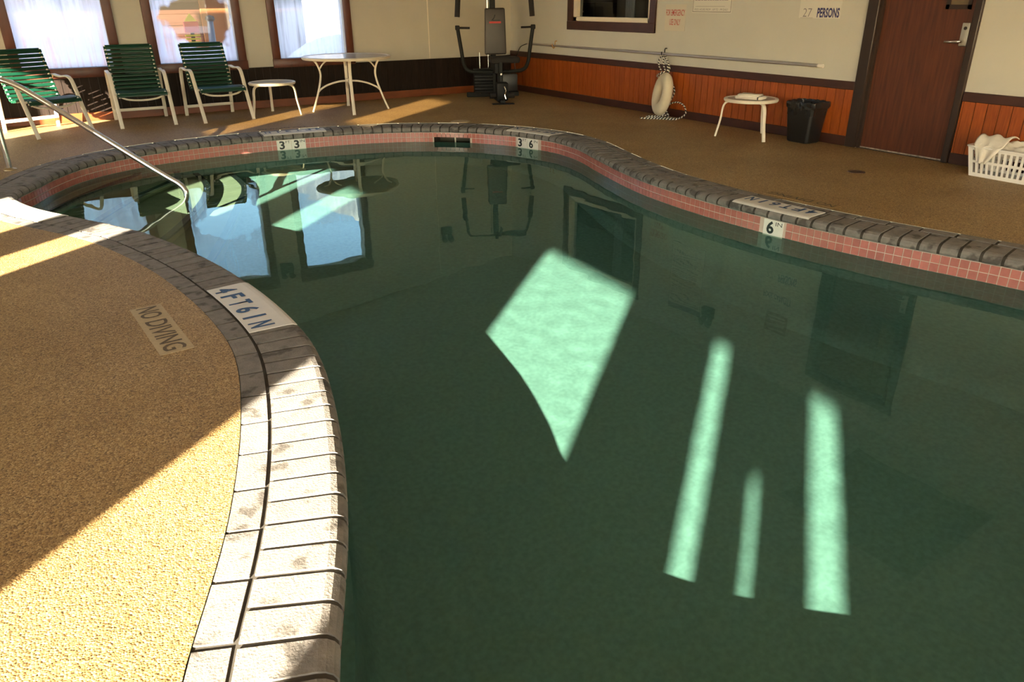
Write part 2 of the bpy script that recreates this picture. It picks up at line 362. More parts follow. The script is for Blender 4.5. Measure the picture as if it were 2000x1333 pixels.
# deck floor with the pool cut out
bm = bmesh.new()
rc = [bm.verts.new(p) for p in ((XL, YF, 0), (XR, YF, 0), (XR, YB, 0), (XL, YB, 0))]
es = [bm.edges.new((rc[i], rc[(i + 1) % 4])) for i in range(4)]
lp = [bm.verts.new(at(i * PER / 300, CO)) for i in range(300)]
es += [bm.edges.new((lp[i], lp[(i + 1) % 300])) for i in range(300)]
bmesh.ops.triangle_fill(bm, edges=es, use_beauty=True)
bmesh.ops.recalc_face_normals(bm, faces=bm.faces)
if sum(f.normal.z for f in bm.faces) < 0: bmesh.ops.reverse_faces(bm, faces=bm.faces)
me = bpy.data.meshes.new('floor'); bm.to_mesh(me); bm.free()
floor = tag(link('floor', me, None, DECK), 'tan pebble-surfaced deck around the indoor pool', kind='structure')

# walls ------------------------------------------------------------
WINX = [(-.02, .93), (1.46, 2.40), (2.95, 3.87)]; WZ = (.61, 2.01)
wb = cells(XL, XR + .15, 0, ZL, [(a, b, *WZ) for a, b in WINX], lambda m, a, b, c, d: m.box((a, YB, c), (b, YB + .15, d)), MB())
wall_back = tag(wb.build('wall_back', WALLB), 'cream window wall behind the chairs', kind='structure')
RW = (7.49, 9.06, 1.03, 2.06); DR = (3.62, 4.46, -.01, 2.03)
wr = cells(YF, YB, 0, ZC, [RW, (3.62, 4.46, 0, 2.03)], lambda m, a, b, c, d: m.box((XR, a, c), (XR + .15, b, d)), MB())
wall_right = tag(wr.build('wall_right', WALL), 'cream wall with the door and the office window', kind='structure')
tk = .02; e0 = tk * math.tan(SUN_AZ)
LH = [(-1.95 - e0, -.93, .55, 2.10), (-2.905 - e0, -2.79, .55, 2.10), (-3.225 - e0, -3.185, .55, 1.80), (-3.715 - e0, -3.555, .55, 2.10), (1.84 - e0, 2.20, .55, 1.86), (2.80 - e0, 3.85, .55, 1.90), (4.30 - e0, 4.75, 1.97, 2.75), (2.60 - e0, 3.25, 2.57, 3.25), (6.94 - e0, 7.60, .55, 2.00),
      (-8.6, -7.0, .4, 2.15), (-6.8, -5.2, .4, 2.15)]  # wide unseen openings added to let in more ambient daylight
wl = cells(YF, YB, 0, ZL, LH, lambda m, a, b, c, d: m.box((XL - tk, a, c), (XL, b, d)), MB())
for k, (a, b, c, d) in enumerate(((4.30 - e0, 4.75, 1.97, 2.75), (2.60 - e0, 3.25, 2.57, 3.25))):
    pn = MB().add([(XL - tk / 2, a, c), (XL - tk / 2, b, c), (XL - tk / 2, b, d), (XL - tk / 2, a, d)], [(0, 1, 2, 3)]).build('window_%d' % (5 + k), DIMGLASS)
    tag(pn, 'small unseen clerestory pane high in the sunny wall, tinted to dim its sunbeam', kind='structure')
wall_left = tag(wl.build('wall_left', WALL), 'cream wall with tall windows on the sunny side', kind='structure')
wf = cells(XL, XR, 0, ZL, [(-3.2, -1.2, .3, 2.15), (-.8, 1.2, .3, 2.15), (1.6, 3.6, .3, 2.15), (4.0, 6.0, .3, 2.15)], lambda m, a, b, c, d: m.box((a, YF - .1, c), (b, YF, d)), MB())  # big openings added to this unseen wall for ambient light
tag(wf.build('wall_front', WALL), 'far cream wall behind the photographer', kind='structure')
tag(MB().add([(x, y, z + dz) for x, z in ((XL, ZL - .05), (XR, ZC)) for y in (YF, YB) for dz in (0, .1)], [(0, 1, 3, 2), (4, 6, 7, 5), (0, 4, 5, 1), (2, 3, 7, 6), (0, 2, 6, 4), (1, 5, 7, 3)]).build('ceiling', CEIL), 'plain ceiling', kind='structure')

# beadboard wainscot: every board its own piece --------------------
def boards(parent, mat_, u0, u1, w, z0, z1, place, name):
    m = MB().box((.003, -.012, z0), (w - .003, -.001, z1)).mesh(name, mat_)
    n = int((u1 - u0) / w + 1e-6)
    for i in range(n): o = link(name, me_ := m, parent); place(o, u0 + i * w)
    rest = u1 - u0 - n * w
    if rest > .004:
        o = link(name, MB().box((.001, -.012, z0), (rest - .001, -.001, z1)).mesh(name, mat_), parent); place(o, u0 + n * w)
def place_right(o, u): o.location = (XR - .004, u, 0); o.rotation_euler = (0, 0, R(90)); o.scale = (1, -1, 1)
def place_right(o, u): o.location = (XR, u, 0); o.rotation_euler = (0, 0, R(90)); o.scale = (1, -1, 1)
def place_back(o, u): o.location = (u, YB, 0)
# local +x runs along the wall, local -y into the room
def place_right(o, u): o.matrix_local = Matrix.Translation((XR, u, 0)) @ Matrix(((0, 1, 0, 0), (1, 0, 0, 0), (0, 0, 1, 0), (0, 0, 0, 1)))
boards(wall_right, PLANK, 4.57, YB - .013, .098, .09, .51, place_right, 'wainscot_board')
boards(wall_right, PLANK, .6, 3.555, .098, .09, .51, place_right, 'wainscot_board')
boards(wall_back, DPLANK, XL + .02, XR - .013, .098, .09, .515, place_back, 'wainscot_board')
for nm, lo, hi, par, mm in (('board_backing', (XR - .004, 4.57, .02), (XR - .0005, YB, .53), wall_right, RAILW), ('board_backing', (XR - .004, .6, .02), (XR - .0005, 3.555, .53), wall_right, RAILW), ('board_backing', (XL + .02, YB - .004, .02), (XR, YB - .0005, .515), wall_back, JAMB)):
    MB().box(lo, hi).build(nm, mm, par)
def strip(name, a, b, m, label): return tag(MB().rbox(a, b, .004, seg=1).build(name, m), label, kind='structure')
strip('trim_1', (XR - .024, 4.57, .508), (XR, YB - .012, .582), RAILW, 'dark brown chair rail left of the door')
strip('trim_2', (XR - .024, .6, .508), (XR, 3.555, .582), RAILW, 'dark brown chair rail right of the door')
strip('baseboard_right', (XR - .022, 4.57, 0), (XR, YB - .02, .09), RAILW, 'dark brown baseboard under the orange boards')
strip('baseboard_side', (XR - .022, .6, 0), (XR, 3.555, .09), RAILW, 'dark brown baseboard right of the door')
strip('baseboard_back', (XL + .02, YB - .02, 0), (XR - .022, YB, .10), BASEB, 'red brown baseboard below the windows')
# panel seam in the back wall
strip('trim_3', (5.14, YB - .003, .52), (5.155, YB, ZC + .1), CREAM, 'narrow joint strip between the cream wall panels')

# back windows -----------------------------------------------------
lab = ['fogged brown-framed window behind the left green chair', 'brown-framed window with a clear patch rubbed in the mist', 'bright brown-framed window beside the round table']
for i, ((a, b), gm) in enumerate(zip(WINX, (FOG1, FOG2, FOG3))):
    w = tag(empty('window_%d' % (i + 1), ((a + b) / 2, YB, WZ[0])), lab[i], kind='structure')
    def part(nm, lo, hi, m, rr=.006):
        o = MB().rbox(lo, hi, rr, seg=2).build(nm, m, w); o.matrix_parent_inverse = pw(w).inverted(); return o
    z0, z1 = WZ; fw = .105
    part('frame_side', (a - fw, YB - .03, .515), (a, YB + .0, z1 + .17), FRAMEW); part('frame_side', (b, YB - .03, .515), (b + fw, YB + .0, z1 + .17), FRAMEW)
    part('frame_top', (a - fw - .01, YB - .035, z1), (b + fw + .01, YB, z1 + .18), FRAMEW); part('frame_bottom', (a - fw - .005, YB - .045, .50), (b + fw + .005, YB, z0), FRAMEW)
    # reveal
    part('reveal', (a, YB - .0, z0 - .02), (b, YB + .15, z0), FRAMEW, .002)
    g = MB().add([(a, YB + .06, z0), (b, YB + .06, z0), (b, YB + .06, z1), (a, YB + .06, z1)], [(0, 1, 2, 3)]).build('pane', gm, w); g.matrix_parent_inverse = pw(w).inverted()

# office window in the right wall ----------------------------------
w4 = tag(empty('window_4', (XR, 8.27, .92)), 'dark-framed interior window looking into an unlit office', kind='structure')
def part4(nm, lo, hi, m, rr=.005):
    o = MB().rbox(lo, hi, rr, seg=1).build(nm, m, w4); o.matrix_parent_inverse = pw(w4).inverted(); return o
a, b, z0, z1 = RW
part4('frame_side', (XR - .025, a - .11, .92), (XR, a, 2.17), RAILW); part4('frame_side', (XR - .025, b, .92), (XR, b + .12, 2.17), RAILW)
part4('frame_top', (XR - .027, a - .11, z1), (XR, b + .12, 2.17), RAILW); part4('frame_bottom', (XR - .03, a - .11, .92), (XR, b + .12, z0), RAILW)
for lo, hi in (((XR - .004, a, z0), (XR + .06, a + .045, z1)), ((XR - .004, b - .075, z0), (XR + .06, b, z1)), ((XR - .004, a, z0), (XR + .06, b, z0 + .055)), ((XR - .004, a, z1 - .05), (XR + .06, b, z1))):
    part4('sash', lo, hi, CREAM, .004)
g = MB().add([(XR + .05, a, z0), (XR + .05, b, z0), (XR + .05, b, z1), (XR + .05, a, z1)], [(0, 1, 2, 3)]).build('pane', GLASSD, w4); g.matrix_parent_inverse = pw(w4).inverted()
# the office behind it
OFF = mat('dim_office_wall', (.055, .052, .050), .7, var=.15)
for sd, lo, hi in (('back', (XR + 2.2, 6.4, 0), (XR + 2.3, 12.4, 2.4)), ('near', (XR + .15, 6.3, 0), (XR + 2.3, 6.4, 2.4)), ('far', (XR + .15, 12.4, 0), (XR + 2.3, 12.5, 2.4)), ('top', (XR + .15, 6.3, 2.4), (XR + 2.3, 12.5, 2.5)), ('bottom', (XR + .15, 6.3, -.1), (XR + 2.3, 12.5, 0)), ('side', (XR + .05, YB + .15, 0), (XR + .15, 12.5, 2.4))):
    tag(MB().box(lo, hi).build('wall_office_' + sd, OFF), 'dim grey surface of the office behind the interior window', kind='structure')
pt = empty('office_partition', (XR + 1.95, 10.08, 0)); tag(pt, 'blue-grey partition panel inside the office behind the glass', 'partition')
MB().rbox((-.03, -.45, .05), (.03, .45, 2.1), .01, seg=1).build('panel', mat('blue_grey_fabric', (.17, .18, .21), .9), pt)
for sy in (-.4, .4): MB().rbox((-.15, sy - .03, 0), (.15, sy + .03, .05), .005, seg=1).build('foot', BLACKP, pt)
cab = empty('filing_cabinet', (XR + 1.9, 11.1, 0)); tag(cab, 'dark filing cabinet inside the office, left of the partition', 'cabinet')
MB().rbox((-.25, -.35, 0), (.25, .35, 1.25), .01).build('body', BLACKP, cab)
for k in range(4):
    d = MB().rbox((-.262, -.33, .05 + k * .3), (-.25, .33, .32 + k * .3), .004, seg=1).build('drawer', mat('cabinet_drawer_%d' % k, (.03, .03, .032), .4), cab)
    MB().box((-.275, -.06, .2 + k * .3), (-.262, .06, .22 + k * .3)).build('handle', ALU, d)
cu = MB()
cp = [(XR + .24 + .02 * math.sin(k * 1.9), 8.08 + k * .008, 0) for k in range(22)]
cu.add([(x, y, .95) for x, y, _ in cp] + [(x, y, 2.2) for x, y, _ in cp], [(k, k + 1, 23 + k, 22 + k) for k in range(21)], True)
co = cu.build('curtain', mat('grey_blue_curtain', (.30, .34, .42), .9)); tag(co, 'pale blue-grey curtain gathered inside the office window', 'curtain')
co.modifiers.new('thickness', 'SOLIDIFY').thickness = .004

# door -------------------------------------------------------------
dr = tag(empty('door_1', (XR, 4.04, 0)), 'dark brown veneered door with a lever handle and a small window', kind='structure')
def partd(nm, mb, m, parent=None):
    o = mb.build(nm, m, parent or dr); o.matrix_parent_inverse = pw(parent or dr).inverted(); return o
lf = MB(); cells(3.625, 4.455, .012, 2.025, [(3.70, 3.86, 1.23, 1.92)], lambda m, a, b, c, d: m.box((XR + .03, a, c), (XR + .075, b, d)), lf)
leaf = partd('leaf', lf, DOORW)
vf = MB()
for lo, hi in (((XR + .022, 3.675, 1.20), (XR + .032, 3.705, 1.95)), ((XR + .022, 3.855, 1.20), (XR + .032, 3.885, 1.95)), ((XR + .022, 3.675, 1.20), (XR + .032, 3.885, 1.235)), ((XR + .022, 3.675, 1.915), (XR + .032, 3.885, 1.95))): vf.box(lo, hi)
vp = partd('vision_panel', vf, JAMB, leaf)
partd('vision_glass', MB().box((XR + .045, 3.70, 1.23), (XR + .05, 3.86, 1.92)), mat('tan_wired_glass', (.16, .125, .08), .2), leaf)
partd('lock_plate', MB().rbox((XR + .018, 3.648, .925), (XR + .032, 3.712, 1.10), .004, seg=2), mat('satin_steel_plate', (.55, .52, .46), .4, .7), leaf)
partd('lever', MB().tube([(XR + .02, 3.68, .96), (XR - .03, 3.68, .96), (XR - .035, 3.70, .96), (XR - .035, 3.80, .955)], .011, 10), STEEL, leaf)
partd('keyhole', MB().tube([(XR + .02, 3.68, 1.06), (XR + .012, 3.68, 1.06)], .013, 12), JAMB, leaf)
partd('sweep', MB().box((XR + .024, 3.63, .004), (XR + .032, 4.45, .014)), mat('scuffed_door_edge', (.45, .40, .34), .6, var=.6, vscale=30), leaf)
partd('jamb', MB().rbox((XR - .03, 4.46, 0), (XR + .1, 4.57, 2.14), .006, seg=1), JAMB)
partd('jamb', MB().rbox((XR - .03, 3.56, 0), (XR + .1, 3.62, 2.14), .006, seg=1), JAMB)
partd('head', MB().rbox((XR - .03, 3.56, 2.03), (XR + .1, 4.57, 2.14), .006, seg=1), JAMB)
partd('stop', MB().box((XR + .0, 4.435, 0), (XR + .03, 4.46, 2.03)), JAMB)
partd('threshold', MB().box((XR, 3.62, -.02), (XR + .15, 4.46, .003)), JAMB)
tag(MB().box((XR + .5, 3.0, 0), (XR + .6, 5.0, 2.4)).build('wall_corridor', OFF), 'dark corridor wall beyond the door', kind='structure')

# ceiling panel, seen mirrored in the water
cpn = empty('ceiling_vent', (5.63, 2.95, ZC + .112)); cpn.rotation_euler = (0, math.atan((ZL - .05 - ZC) / (XR - XL)), 0); tag(cpn, 'dark square vent panel in the ceiling, mirrored in the near water', 'vent')
MB().box((-.52, -.62, -.012), (.52, .62, -.004)).build('backing', BLACKP, cpn)
for lo, hi in (((-.56, -.66, -.03), (-.52, .66, 0)), ((.52, -.66, -.03), (.56, .66, 0)), ((-.56, -.66, -.03), (.56, -.62, 0)), ((-.56, .62, -.03), (.56, .66, 0))): MB().box(lo, hi).build('frame', JAMB, cpn)

# ================================================================== SWIMMING POOL
pool = tag(empty('swimming_pool', (2, 4, 0)), 'freeform pool with brick coping, pink tile band and corner steps', 'pool')
PINV = pw(pool).inverted()
def pp(mb_or_me, name, m, parent=None, receiver=False):
    me_ = mb_or_me.mesh(name, m) if isinstance(mb_or_me, MB) else mb_or_me
    o = link(name, me_, parent or pool, m); o.matrix_parent_inverse = PINV
    if receiver: o.cycles.is_caustics_receiver = True
    return o
def zbot(x, y):
    if y > 7.8: return -1.16
    if y > 6.9: return -1.16 - (7.8 - y) / .9 * .06
    if y > 3.2: return -1.22 - (6.9 - y) / 3.7 * .32
    return max(-1.72, -1.54 - (3.2 - y) * .05)
# basin: wall strip + cove + floor
NB = 260
ringp = [(1, ZW - .001), (0, -.66), (0, None, .24), (-.02, None, .14), (-.07, None, .05), (-.16, None, 0)]
bv = []; bf = []
sU0, sU1 = s_of(-.2, 6.3), s_of(1.0, -.55)             # sloping ledge added under the near rim so refracted sunlight reaches the floor
def ledge(s): return 1.05 * max(0.0, min(1.0, (s - sU0) / .5, (sU1 - s) / .5))
for i in range(NB):
    s = i * PER / NB
    for q in ringp:
        if len(q) == 2: v = at(s, q[0] * ledge(s) if q[0] == 1 else q[0], q[1])
        else:
            v = at(s, q[0]); v.z = zbot(v.x, v.y) + q[2]
        bv.append(tuple(v))
K = len(ringp)
for i in range(NB):
    j = (i + 1) % NB
    for q in range(K - 1): bf.append((i * K + q, i * K + q + 1, j * K + q + 1, j * K + q))
loop = [at(i * PER / NB, -.16) for i in range(NB)]
lp2 = [Vector((v.x, v.y)) for v in loop]
inn = [Vector((x, y)) for x in np.arange(-.2, 4.6, .3) for y in np.arange(-.9, 8.5, .3)]
LA = np.array([(v.x, v.y) for v in lp2])
def inside(p, A=LA, d=.12):
    x, y = p; c = False; n = len(A); j = n - 1
    if np.min((A[:, 0] - x) ** 2 + (A[:, 1] - y) ** 2) < d * d: return False
    for i in range(n):
        if (A[i, 1] > y) != (A[j, 1] > y) and x < (A[j, 0] - A[i, 0]) * (y - A[i, 1]) / (A[j, 1] - A[i, 1]) + A[i, 0]: c = not c
        j = i
    return c
inn = [p for p in inn if inside(p)]
vo, eo, fo, *_ = geometry.delaunay_2d_cdt(lp2 + inn, [], [list(range(NB))], 1, 1e-5)
fl = MB(); fl.add([(v.x, v.y, zbot(v.x, v.y)) for v in vo], [tuple(f) for f in fo], True); 
basin = pp(fl, 'basin_floor', PLASTER, receiver=True)
pp(MB().add(bv, bf, True), 'basin_wall', PLASTER)

# steps in the shallow corner (each reaches back into the basin wall)
def step(edge, outer, z, zb):
    ed = [Vector((p.x, p.y)) for p in cr([(x, y, 0) for x, y in edge], 6)]
    poly = ed + [Vector(p) for p in outer]; n = len(poly)
    m = MB(); tri = geometry.tessellate_polygon([[Vector((p.x, p.y, 0)) for p in poly]])
    m.add([(p.x, p.y, z) for p in poly], [tuple(t) for t in tri])
    m.add([(p.x, p.y, z) for p in ed] + [(p.x, p.y, zb) for p in ed], [(i, i + 1, len(ed) + i + 1, len(ed) + i) for i in range(len(ed) - 1)], True)
    o = pp(m, 'step', STEPM, receiver=True)
    k = MB(); T = np.gradient(np.array([(p.x, p.y) for p in ed]), axis=0); T /= np.linalg.norm(T, axis=1)[:, None]
    inn_ = [(p.x - t[1] * .055, p.y + t[0] * .055) for p, t in zip(ed, T)]; out_ = [(p.x + t[1] * .004, p.y - t[0] * .004) for p, t in zip(ed, T)]
    q = len(ed)
    k.add([(x, y, z + .003) for x, y in inn_] + [(x, y, z + .003) for x, y in out_] + [(x, y, z - .05) for x, y in out_],
          [(i, i + 1, q + i + 1, q + i) for i in range(q - 1)] + [(q + i, q + i + 1, 2 * q + i + 1, 2 * q + i) for i in range(q - 1)])
    no = link('nosing', k.mesh('nosing', NOSE), o); no.matrix_parent_inverse = PINV; no.cycles.is_caustics_receiver = True
    # parent chain: pool -> step -> nosing share the same inverse
    no.matrix_parent_inverse = pw(o).inverted()
    return o
# travel from the near wall towards the far wall; the tread lies on the left-hand (corner) side
step([(-.30, 6.55), (-.05, 7.0), (.18, 7.4), (.46, 7.8), (.66, 8.02), (.76, 8.22), (.78, 8.6)], [(-.6, 8.6), (-.6, 6.55)], -.38, -1.2)
step([(-.12, 6.0), (.10, 6.45), (.36, 6.95), (.64, 7.42), (.95, 7.84), (1.09, 8.1), (1.12, 8.7)], [(-.6, 8.7), (-.6, 6.0)], -.62, -1.2)
step([(.22, 5.35), (.50, 5.9), (.84, 6.5), (1.12, 7.12), (1.27, 7.65), (1.30, 8.05), (1.28, 8.7)], [(-.6, 8.7), (-.6, 5.35)], -.82, -1.2)
step([(.48, 4.9), (.85, 5.6), (1.18, 6.4), (1.43, 7.1), (1.58, 7.5), (1.64, 7.9), (1.62, 8.7)], [(-.6, 8.7), (-.6, 4.9)], -1.00, -1.25)

# tile band --------------------------------------------------------
TZ0, TZ1 = ZW, -.064                                   # two rows between water and coping
SK = (s_of(4.126, 7.624), s_of(3.803, 7.909))          # skimmer mouth
SK = (min(SK), max(SK))
band = MB(); NBK = 700
for i in range(NBK):
    s, e = i * PER / NBK, (i + 1) * PER / NBK
    lo = TZ0 + .0006 if not (SK[0] < (s + e) / 2 < SK[1]) else -.084
    band.add([at(s, 0, lo), at(e, 0, lo), at(e, 0, TZ1 + .004), at(s, 0, TZ1 + .004)], [(0, 1, 2, 3)], True)
tile_band = pp(band, 'tile_band', GROUT)
MK = [(s_of(2.30, 8.37), [('3', 'FT'), ('3', 'IN')]), (s_of(4.468, 6.975), [('3', 'FT'), ('6', 'IN')]), (s_of(4.0745, 3.283), [('6', 'IN')])]
pitch = .0508; nt_ = int(PER / pitch); pitch = PER / nt_; row = (TZ1 - TZ0) / 2; tw, th = pitch - .0055, row - .0055
tme = MB().box((-tw / 2, 0, -th / 2), (tw / 2, .003, th / 2)).mesh('wall_tile', TILE)
tl = []
for i in range(nt_):
    s = (i + .5) * pitch
    if any(abs(s - m0) < .0785 * len(t) + .018 for m0, t in MK): continue
    for rr in (0, 1):
        z = TZ1 - row * (rr + .5)
        if SK[0] - .02 < s < SK[1] + .02 and rr == 1: continue
        p = at(s, 0, z); d = math.dist(p, (0, 0, 1.3)); v = cam_o.matrix_world.inverted() @ p
        vis = v.z < 0 and abs(v.x / -v.z) < .72 and abs(v.y / -v.z) < .5 and nrm(s).dot(Vector((p.x, p.y, 0))) > 0
        tl.append((0 if vis else 1, d, s, z))
tl.sort(); rest = MB()
for k, (vis, d, s, z) in enumerate(tl):
    t, n = tan(s), nrm(s)
    M = Matrix(((-t.x, -n.x, 0, 0), (-t.y, -n.y, 0, 0), (0, 0, 1, 0), (0, 0, 0, 1))); M.translation = at(s, 0, z)
    if k < 300:
        o = link('wall_tile', tme, tile_band); o.matrix_parent_inverse = pw(tile_band).inverted(); o.matrix_basis = M
    else:
        rest.box((-tw / 2, 0, -th / 2), (tw / 2, .003, th / 2), M)
o = link('distant_tiles', rest.mesh('distant_tiles', TILE), tile_band); o.matrix_parent_inverse = pw(tile_band).inverted(); o['kind'] = 'stuff'
for (m0, tx), lb in zip(MK, ('white tile pair reading 3 ft 3 in', 'white tile pair reading 3 ft 6 in', 'white tile reading 6 in')):
    t, n = tan(m0), nrm(m0); c0 = at(m0, 0, 0)
    mk = MB(); w = .156
    for k in range(len(tx)):
        off = (k - (len(tx) - 1) / 2) * w; M = Matrix(((-t.x, -n.x, 0, 0), (-t.y, -n.y, 0, 0), (0, 0, 1, 0), (0, 0, 0, 1))); M.translation = c0 - t * off
        mk.box((-w / 2 + .002, .001, -.2), (w / 2 - .002, .006, TZ1 - .002), M)
    mo = pp(mk, 'depth_marker', PLATE); mo['label'] = lb
    for k, (a, b) in enumerate(tx):
        off = (k - (len(tx) - 1) / 2) * w; base = c0 - t * off - n * .0062
        letter(a, INKK, base + t * .022 + Vector((0, 0, -.118)), -t, (0, 0, 1), .056, .088, mo, .03, .0008)
        letter(b, INKK, base - t * .042 + Vector((0, 0, -.088)), -t, (0, 0, 1), .05, .027, mo, .0, .0008)
# skimmer mouth
sm_ = MB(); i0, i1 = at(SK[0]), at(SK[1]); nn = nrm((SK[0] + SK[1]) / 2)
def skq(a, b): sm_.add([a[0], a[1], b[1], b[0]], [(0, 1, 2, 3)])
dp = nn * .26; U = Vector((0, 0, -.084)); Lw = Vector((0, 0, -.30))
skq((i0 + U, i1 + U), (i0 + dp + U, i1 + dp + U)); skq((i0 + U, i0 + Lw), (i0 + dp + U, i0 + dp + Lw)); skq((i1 + U, i1 + Lw), (i1 + dp + U, i1 + dp + Lw)); skq((i0 + dp + U, i1 + dp + U), (i0 + dp + Lw, i1 + dp + Lw))
sk = pp(sm_, 'skimmer', mat('brown_skimmer_plastic', (.10, .05, .035), .5))
mid = (i0 + i1) / 2
fr = MB(); td = tan((SK[0] + SK[1]) / 2)
for q in (-.03,): fr.box((-.004, -.01, -.19), (.004, .01, -.086), Matrix.Translation(mid + td * q + nn * .03))
o = link('weir_guide', fr.mesh('weir_guide', CREAM), sk); o.matrix_parent_inverse = pw(sk).inverted()

# brick coping -----------------------------------------------------
mort = MB(); NM = 500; prof = [(CO, -.005), (.205, -.005), (.024, -.005), (.005, -.008), (-.010, -.018), (-.0175, -.031), (-.018, -.044), (-.011, -.057), (.0, -.0615), (.05, -.0615)]
mv = [at(i * PER / NM, r_, z_) for i in range(NM) for r_, z_ in prof]; kp = len(prof)
mort.add(mv, [(i * kp + q, i * kp + q + 1, ((i + 1) % NM) * kp + q + 1, ((i + 1) % NM) * kp + q) for i in range(NM) for q in range(kp - 1)], True)
coping = pp(mort, 'coping', MORTAR); CINV = pw(coping).inverted()
def brick(s0, s1, prof, ns=3):
    m = MB(); vs_ = []; j = random.uniform(-.0012, .0012); k = len(prof)
    for q in range(ns):
        s = s0 + (s1 - s0) * q / (ns - 1)
        for r_, z_ in prof: vs_.append(at(s, r_, z_ + j))
    fs = [(q * k + c, q * k + (c + 1) % k, (q + 1) * k + (c + 1) % k, (q + 1) * k + c) for q in range(ns - 1) for c in range(k)]
    fs += [tuple(range(k)), tuple((ns - 1) * k + c for c in range(k))[::-1]]
    me_ = m.add(vs_, fs, False).mesh('coping_brick', BRICK)
    o = link('coping_brick', me_, coping); o.matrix_parent_inverse = CINV; return o
PB = [(.198, 0), (.022, 0), (.004, -.004), (-.012, -.014), (-.021, -.029), (-.022, -.044), (-.015, -.058), (.0, -.0625), (.198, -.0625)]
nbk = int(PER / .109); bp_ = PER / nbk
for i in range(nbk): brick(i * bp_ + .0085, (i + 1) * bp_ - .0085, PB, 2)
PO = [(CO - .003, 0), (.211, 0), (.211, -.06), (CO - .003, -.06)]
nbo = int(PER / .205); bo = PER / nbo
for i in range(nbo): brick(i * bo + .008, (i + 1) * bo - .008, PO, 3)

# depth plates lying on the coping ---------------------------------
def plate(sa, sb, chars, lb, r0=-.008, r1=.2, txt=True, ink=None):
    m = MB(); n = 12; rs = [r1, .03, .008, r0]; zs = [.004, .004, .001, -.006]; vs_ = []
    for q in range(n + 1):
        s = sa + (sb - sa) * q / n
        vs_ += [at(s, a, z) for a, z in zip(rs, zs)]; 
    k = len(rs); fs = [(q * k + c, q * k + c + 1, (q + 1) * k + c + 1, (q + 1) * k + c) for q in range(n) for c in range(k - 1)]
    m.add(vs_, fs, False)
    o = pp(m, 'depth_plate', PLATE); o['label'] = lb
    md = o.modifiers.new('thickness', 'SOLIDIFY'); md.thickness = .003
    if chars:
        N = len(chars)
        for q, ch in enumerate(chars):
            if ch == ' ': continue
            s = sa + (sb - sa) * (q + .62) / (N + .25); t, n_ = tan(s), nrm(s)
            wd = .022 if ch == 'I' else .062
            letter(ch, ink or INKB, at(s, .130, .0042), t, -n_, wd, .105, o, .03, .0012)
    return o
sA, sB = s_of(.75, 3.78), s_of(.80, 3.12)
plate(sA, sB, '4FT6IN', 'white plate with blue stencilled 4 ft 6 in on the near coping')
plate(s_of(4.10, 3.03), s_of(4.05, 3.64), '4FT6IN', 'white plate with blue stencilled 4 ft 6 in on the far coping')
plate(s_of(-.27, 6.50), s_of(.03, 5.82), '3FT', 'white plate on the coping by the steps, sun glare painted into its lettering', ink=mat('glare_paled_ink', (.55, .66, .70), .6))  # ink colour paled to imitate glare washing out the letters
plate(s_of(2.69, 8.33), s_of(2.02, 8.40), '3FT3IN', 'white plate on the far coping above the 3 ft 3 in tiles')
plate(s_of(4.55, 6.66), s_of(4.38, 7.25), '3FT6IN', 'white plate on the far coping above the 3 ft 6 in tiles')
def deck_sign(s, r, w, h, lb, m, ink, slab=True, dz=0.002):
    t, n = tan(s), nrm(s); c = at(s, r, 0)
    root = tag(empty('no_diving_plaque', c), lb, 'sign')
    M = Matrix(((t.x, -n.x, 0, 0), (t.y, -n.y, 0, 0), (0, 0, 1, 0), (0, 0, 0, 1)))
    if slab:
        for a, b in ((-.5, -.19), (-.185, .5)): MB().box((a * w, -h / 2, 0), (b * w, h / 2, dz), M).build('tile', m, root)
    letter('NO', ink, c + t * (-.345 * w) + Vector((0, 0, dz)), t, -n, w * .24, h * .68, root, .012)
    letter('DIVING', ink, c + t * (.155 * w) + Vector((0, 0, dz)), t, -n, w * .62, h * .68, root, .012)
DARKINK = mat('worn_dark_ink', (.075, .06, .045), .7, color2=(.17, .12, .07), vscale=90)
deck_sign(s_of(.778, 3.42), .505, .61, .135, 'beige no-diving plaque set in the near deck beside the coping', PLATED, DARKINK)
deck_sign(s_of(4.07, 3.36), .40, .56, .10, 'worn no-diving lettering on the deck by the office wall side', mat('worn_tan_plate', (.34, .22, .085), .6, var=.15, vscale=60), DARKINK)
deck_sign(s_of(2.28, 8.37), .40, .56, .10, 'no-diving lettering on the deck in front of the round table', mat('worn_tan_plate_far', (.34, .22, .085), .6, var=.15, vscale=60), DARKINK)
# skimmer lid, deck drain
lid = tag(empty('skimmer_lid', (4.24, 8.08, 0)), 'round beige skimmer lid in the deck before the exercise machine', 'lid')
MB().lathe([(0, .006), (.088, .006), (.092, .004), (.092, 0)], 36).build('cover', mat('beige_lid', (.52, .40, .24), .5), lid); MB().lathe([(.094, 0), (.094, .006), (.112, .006), (.114, 0)], 36).build('ring', mat('tan_lid_ring', (.42, .31, .17), .5), lid)
dr2 = tag(empty('deck_drain', (5.59, 3.76, 0)), 'small round dark drain in the deck before the door', 'drain')
MB().lathe([(0, .001), (.055, .001), (.058, .004), (.066, .004), (.068, 0)], 28).build('grate', mat('rusty_drain', (.10, .05, .03), .6), dr2)

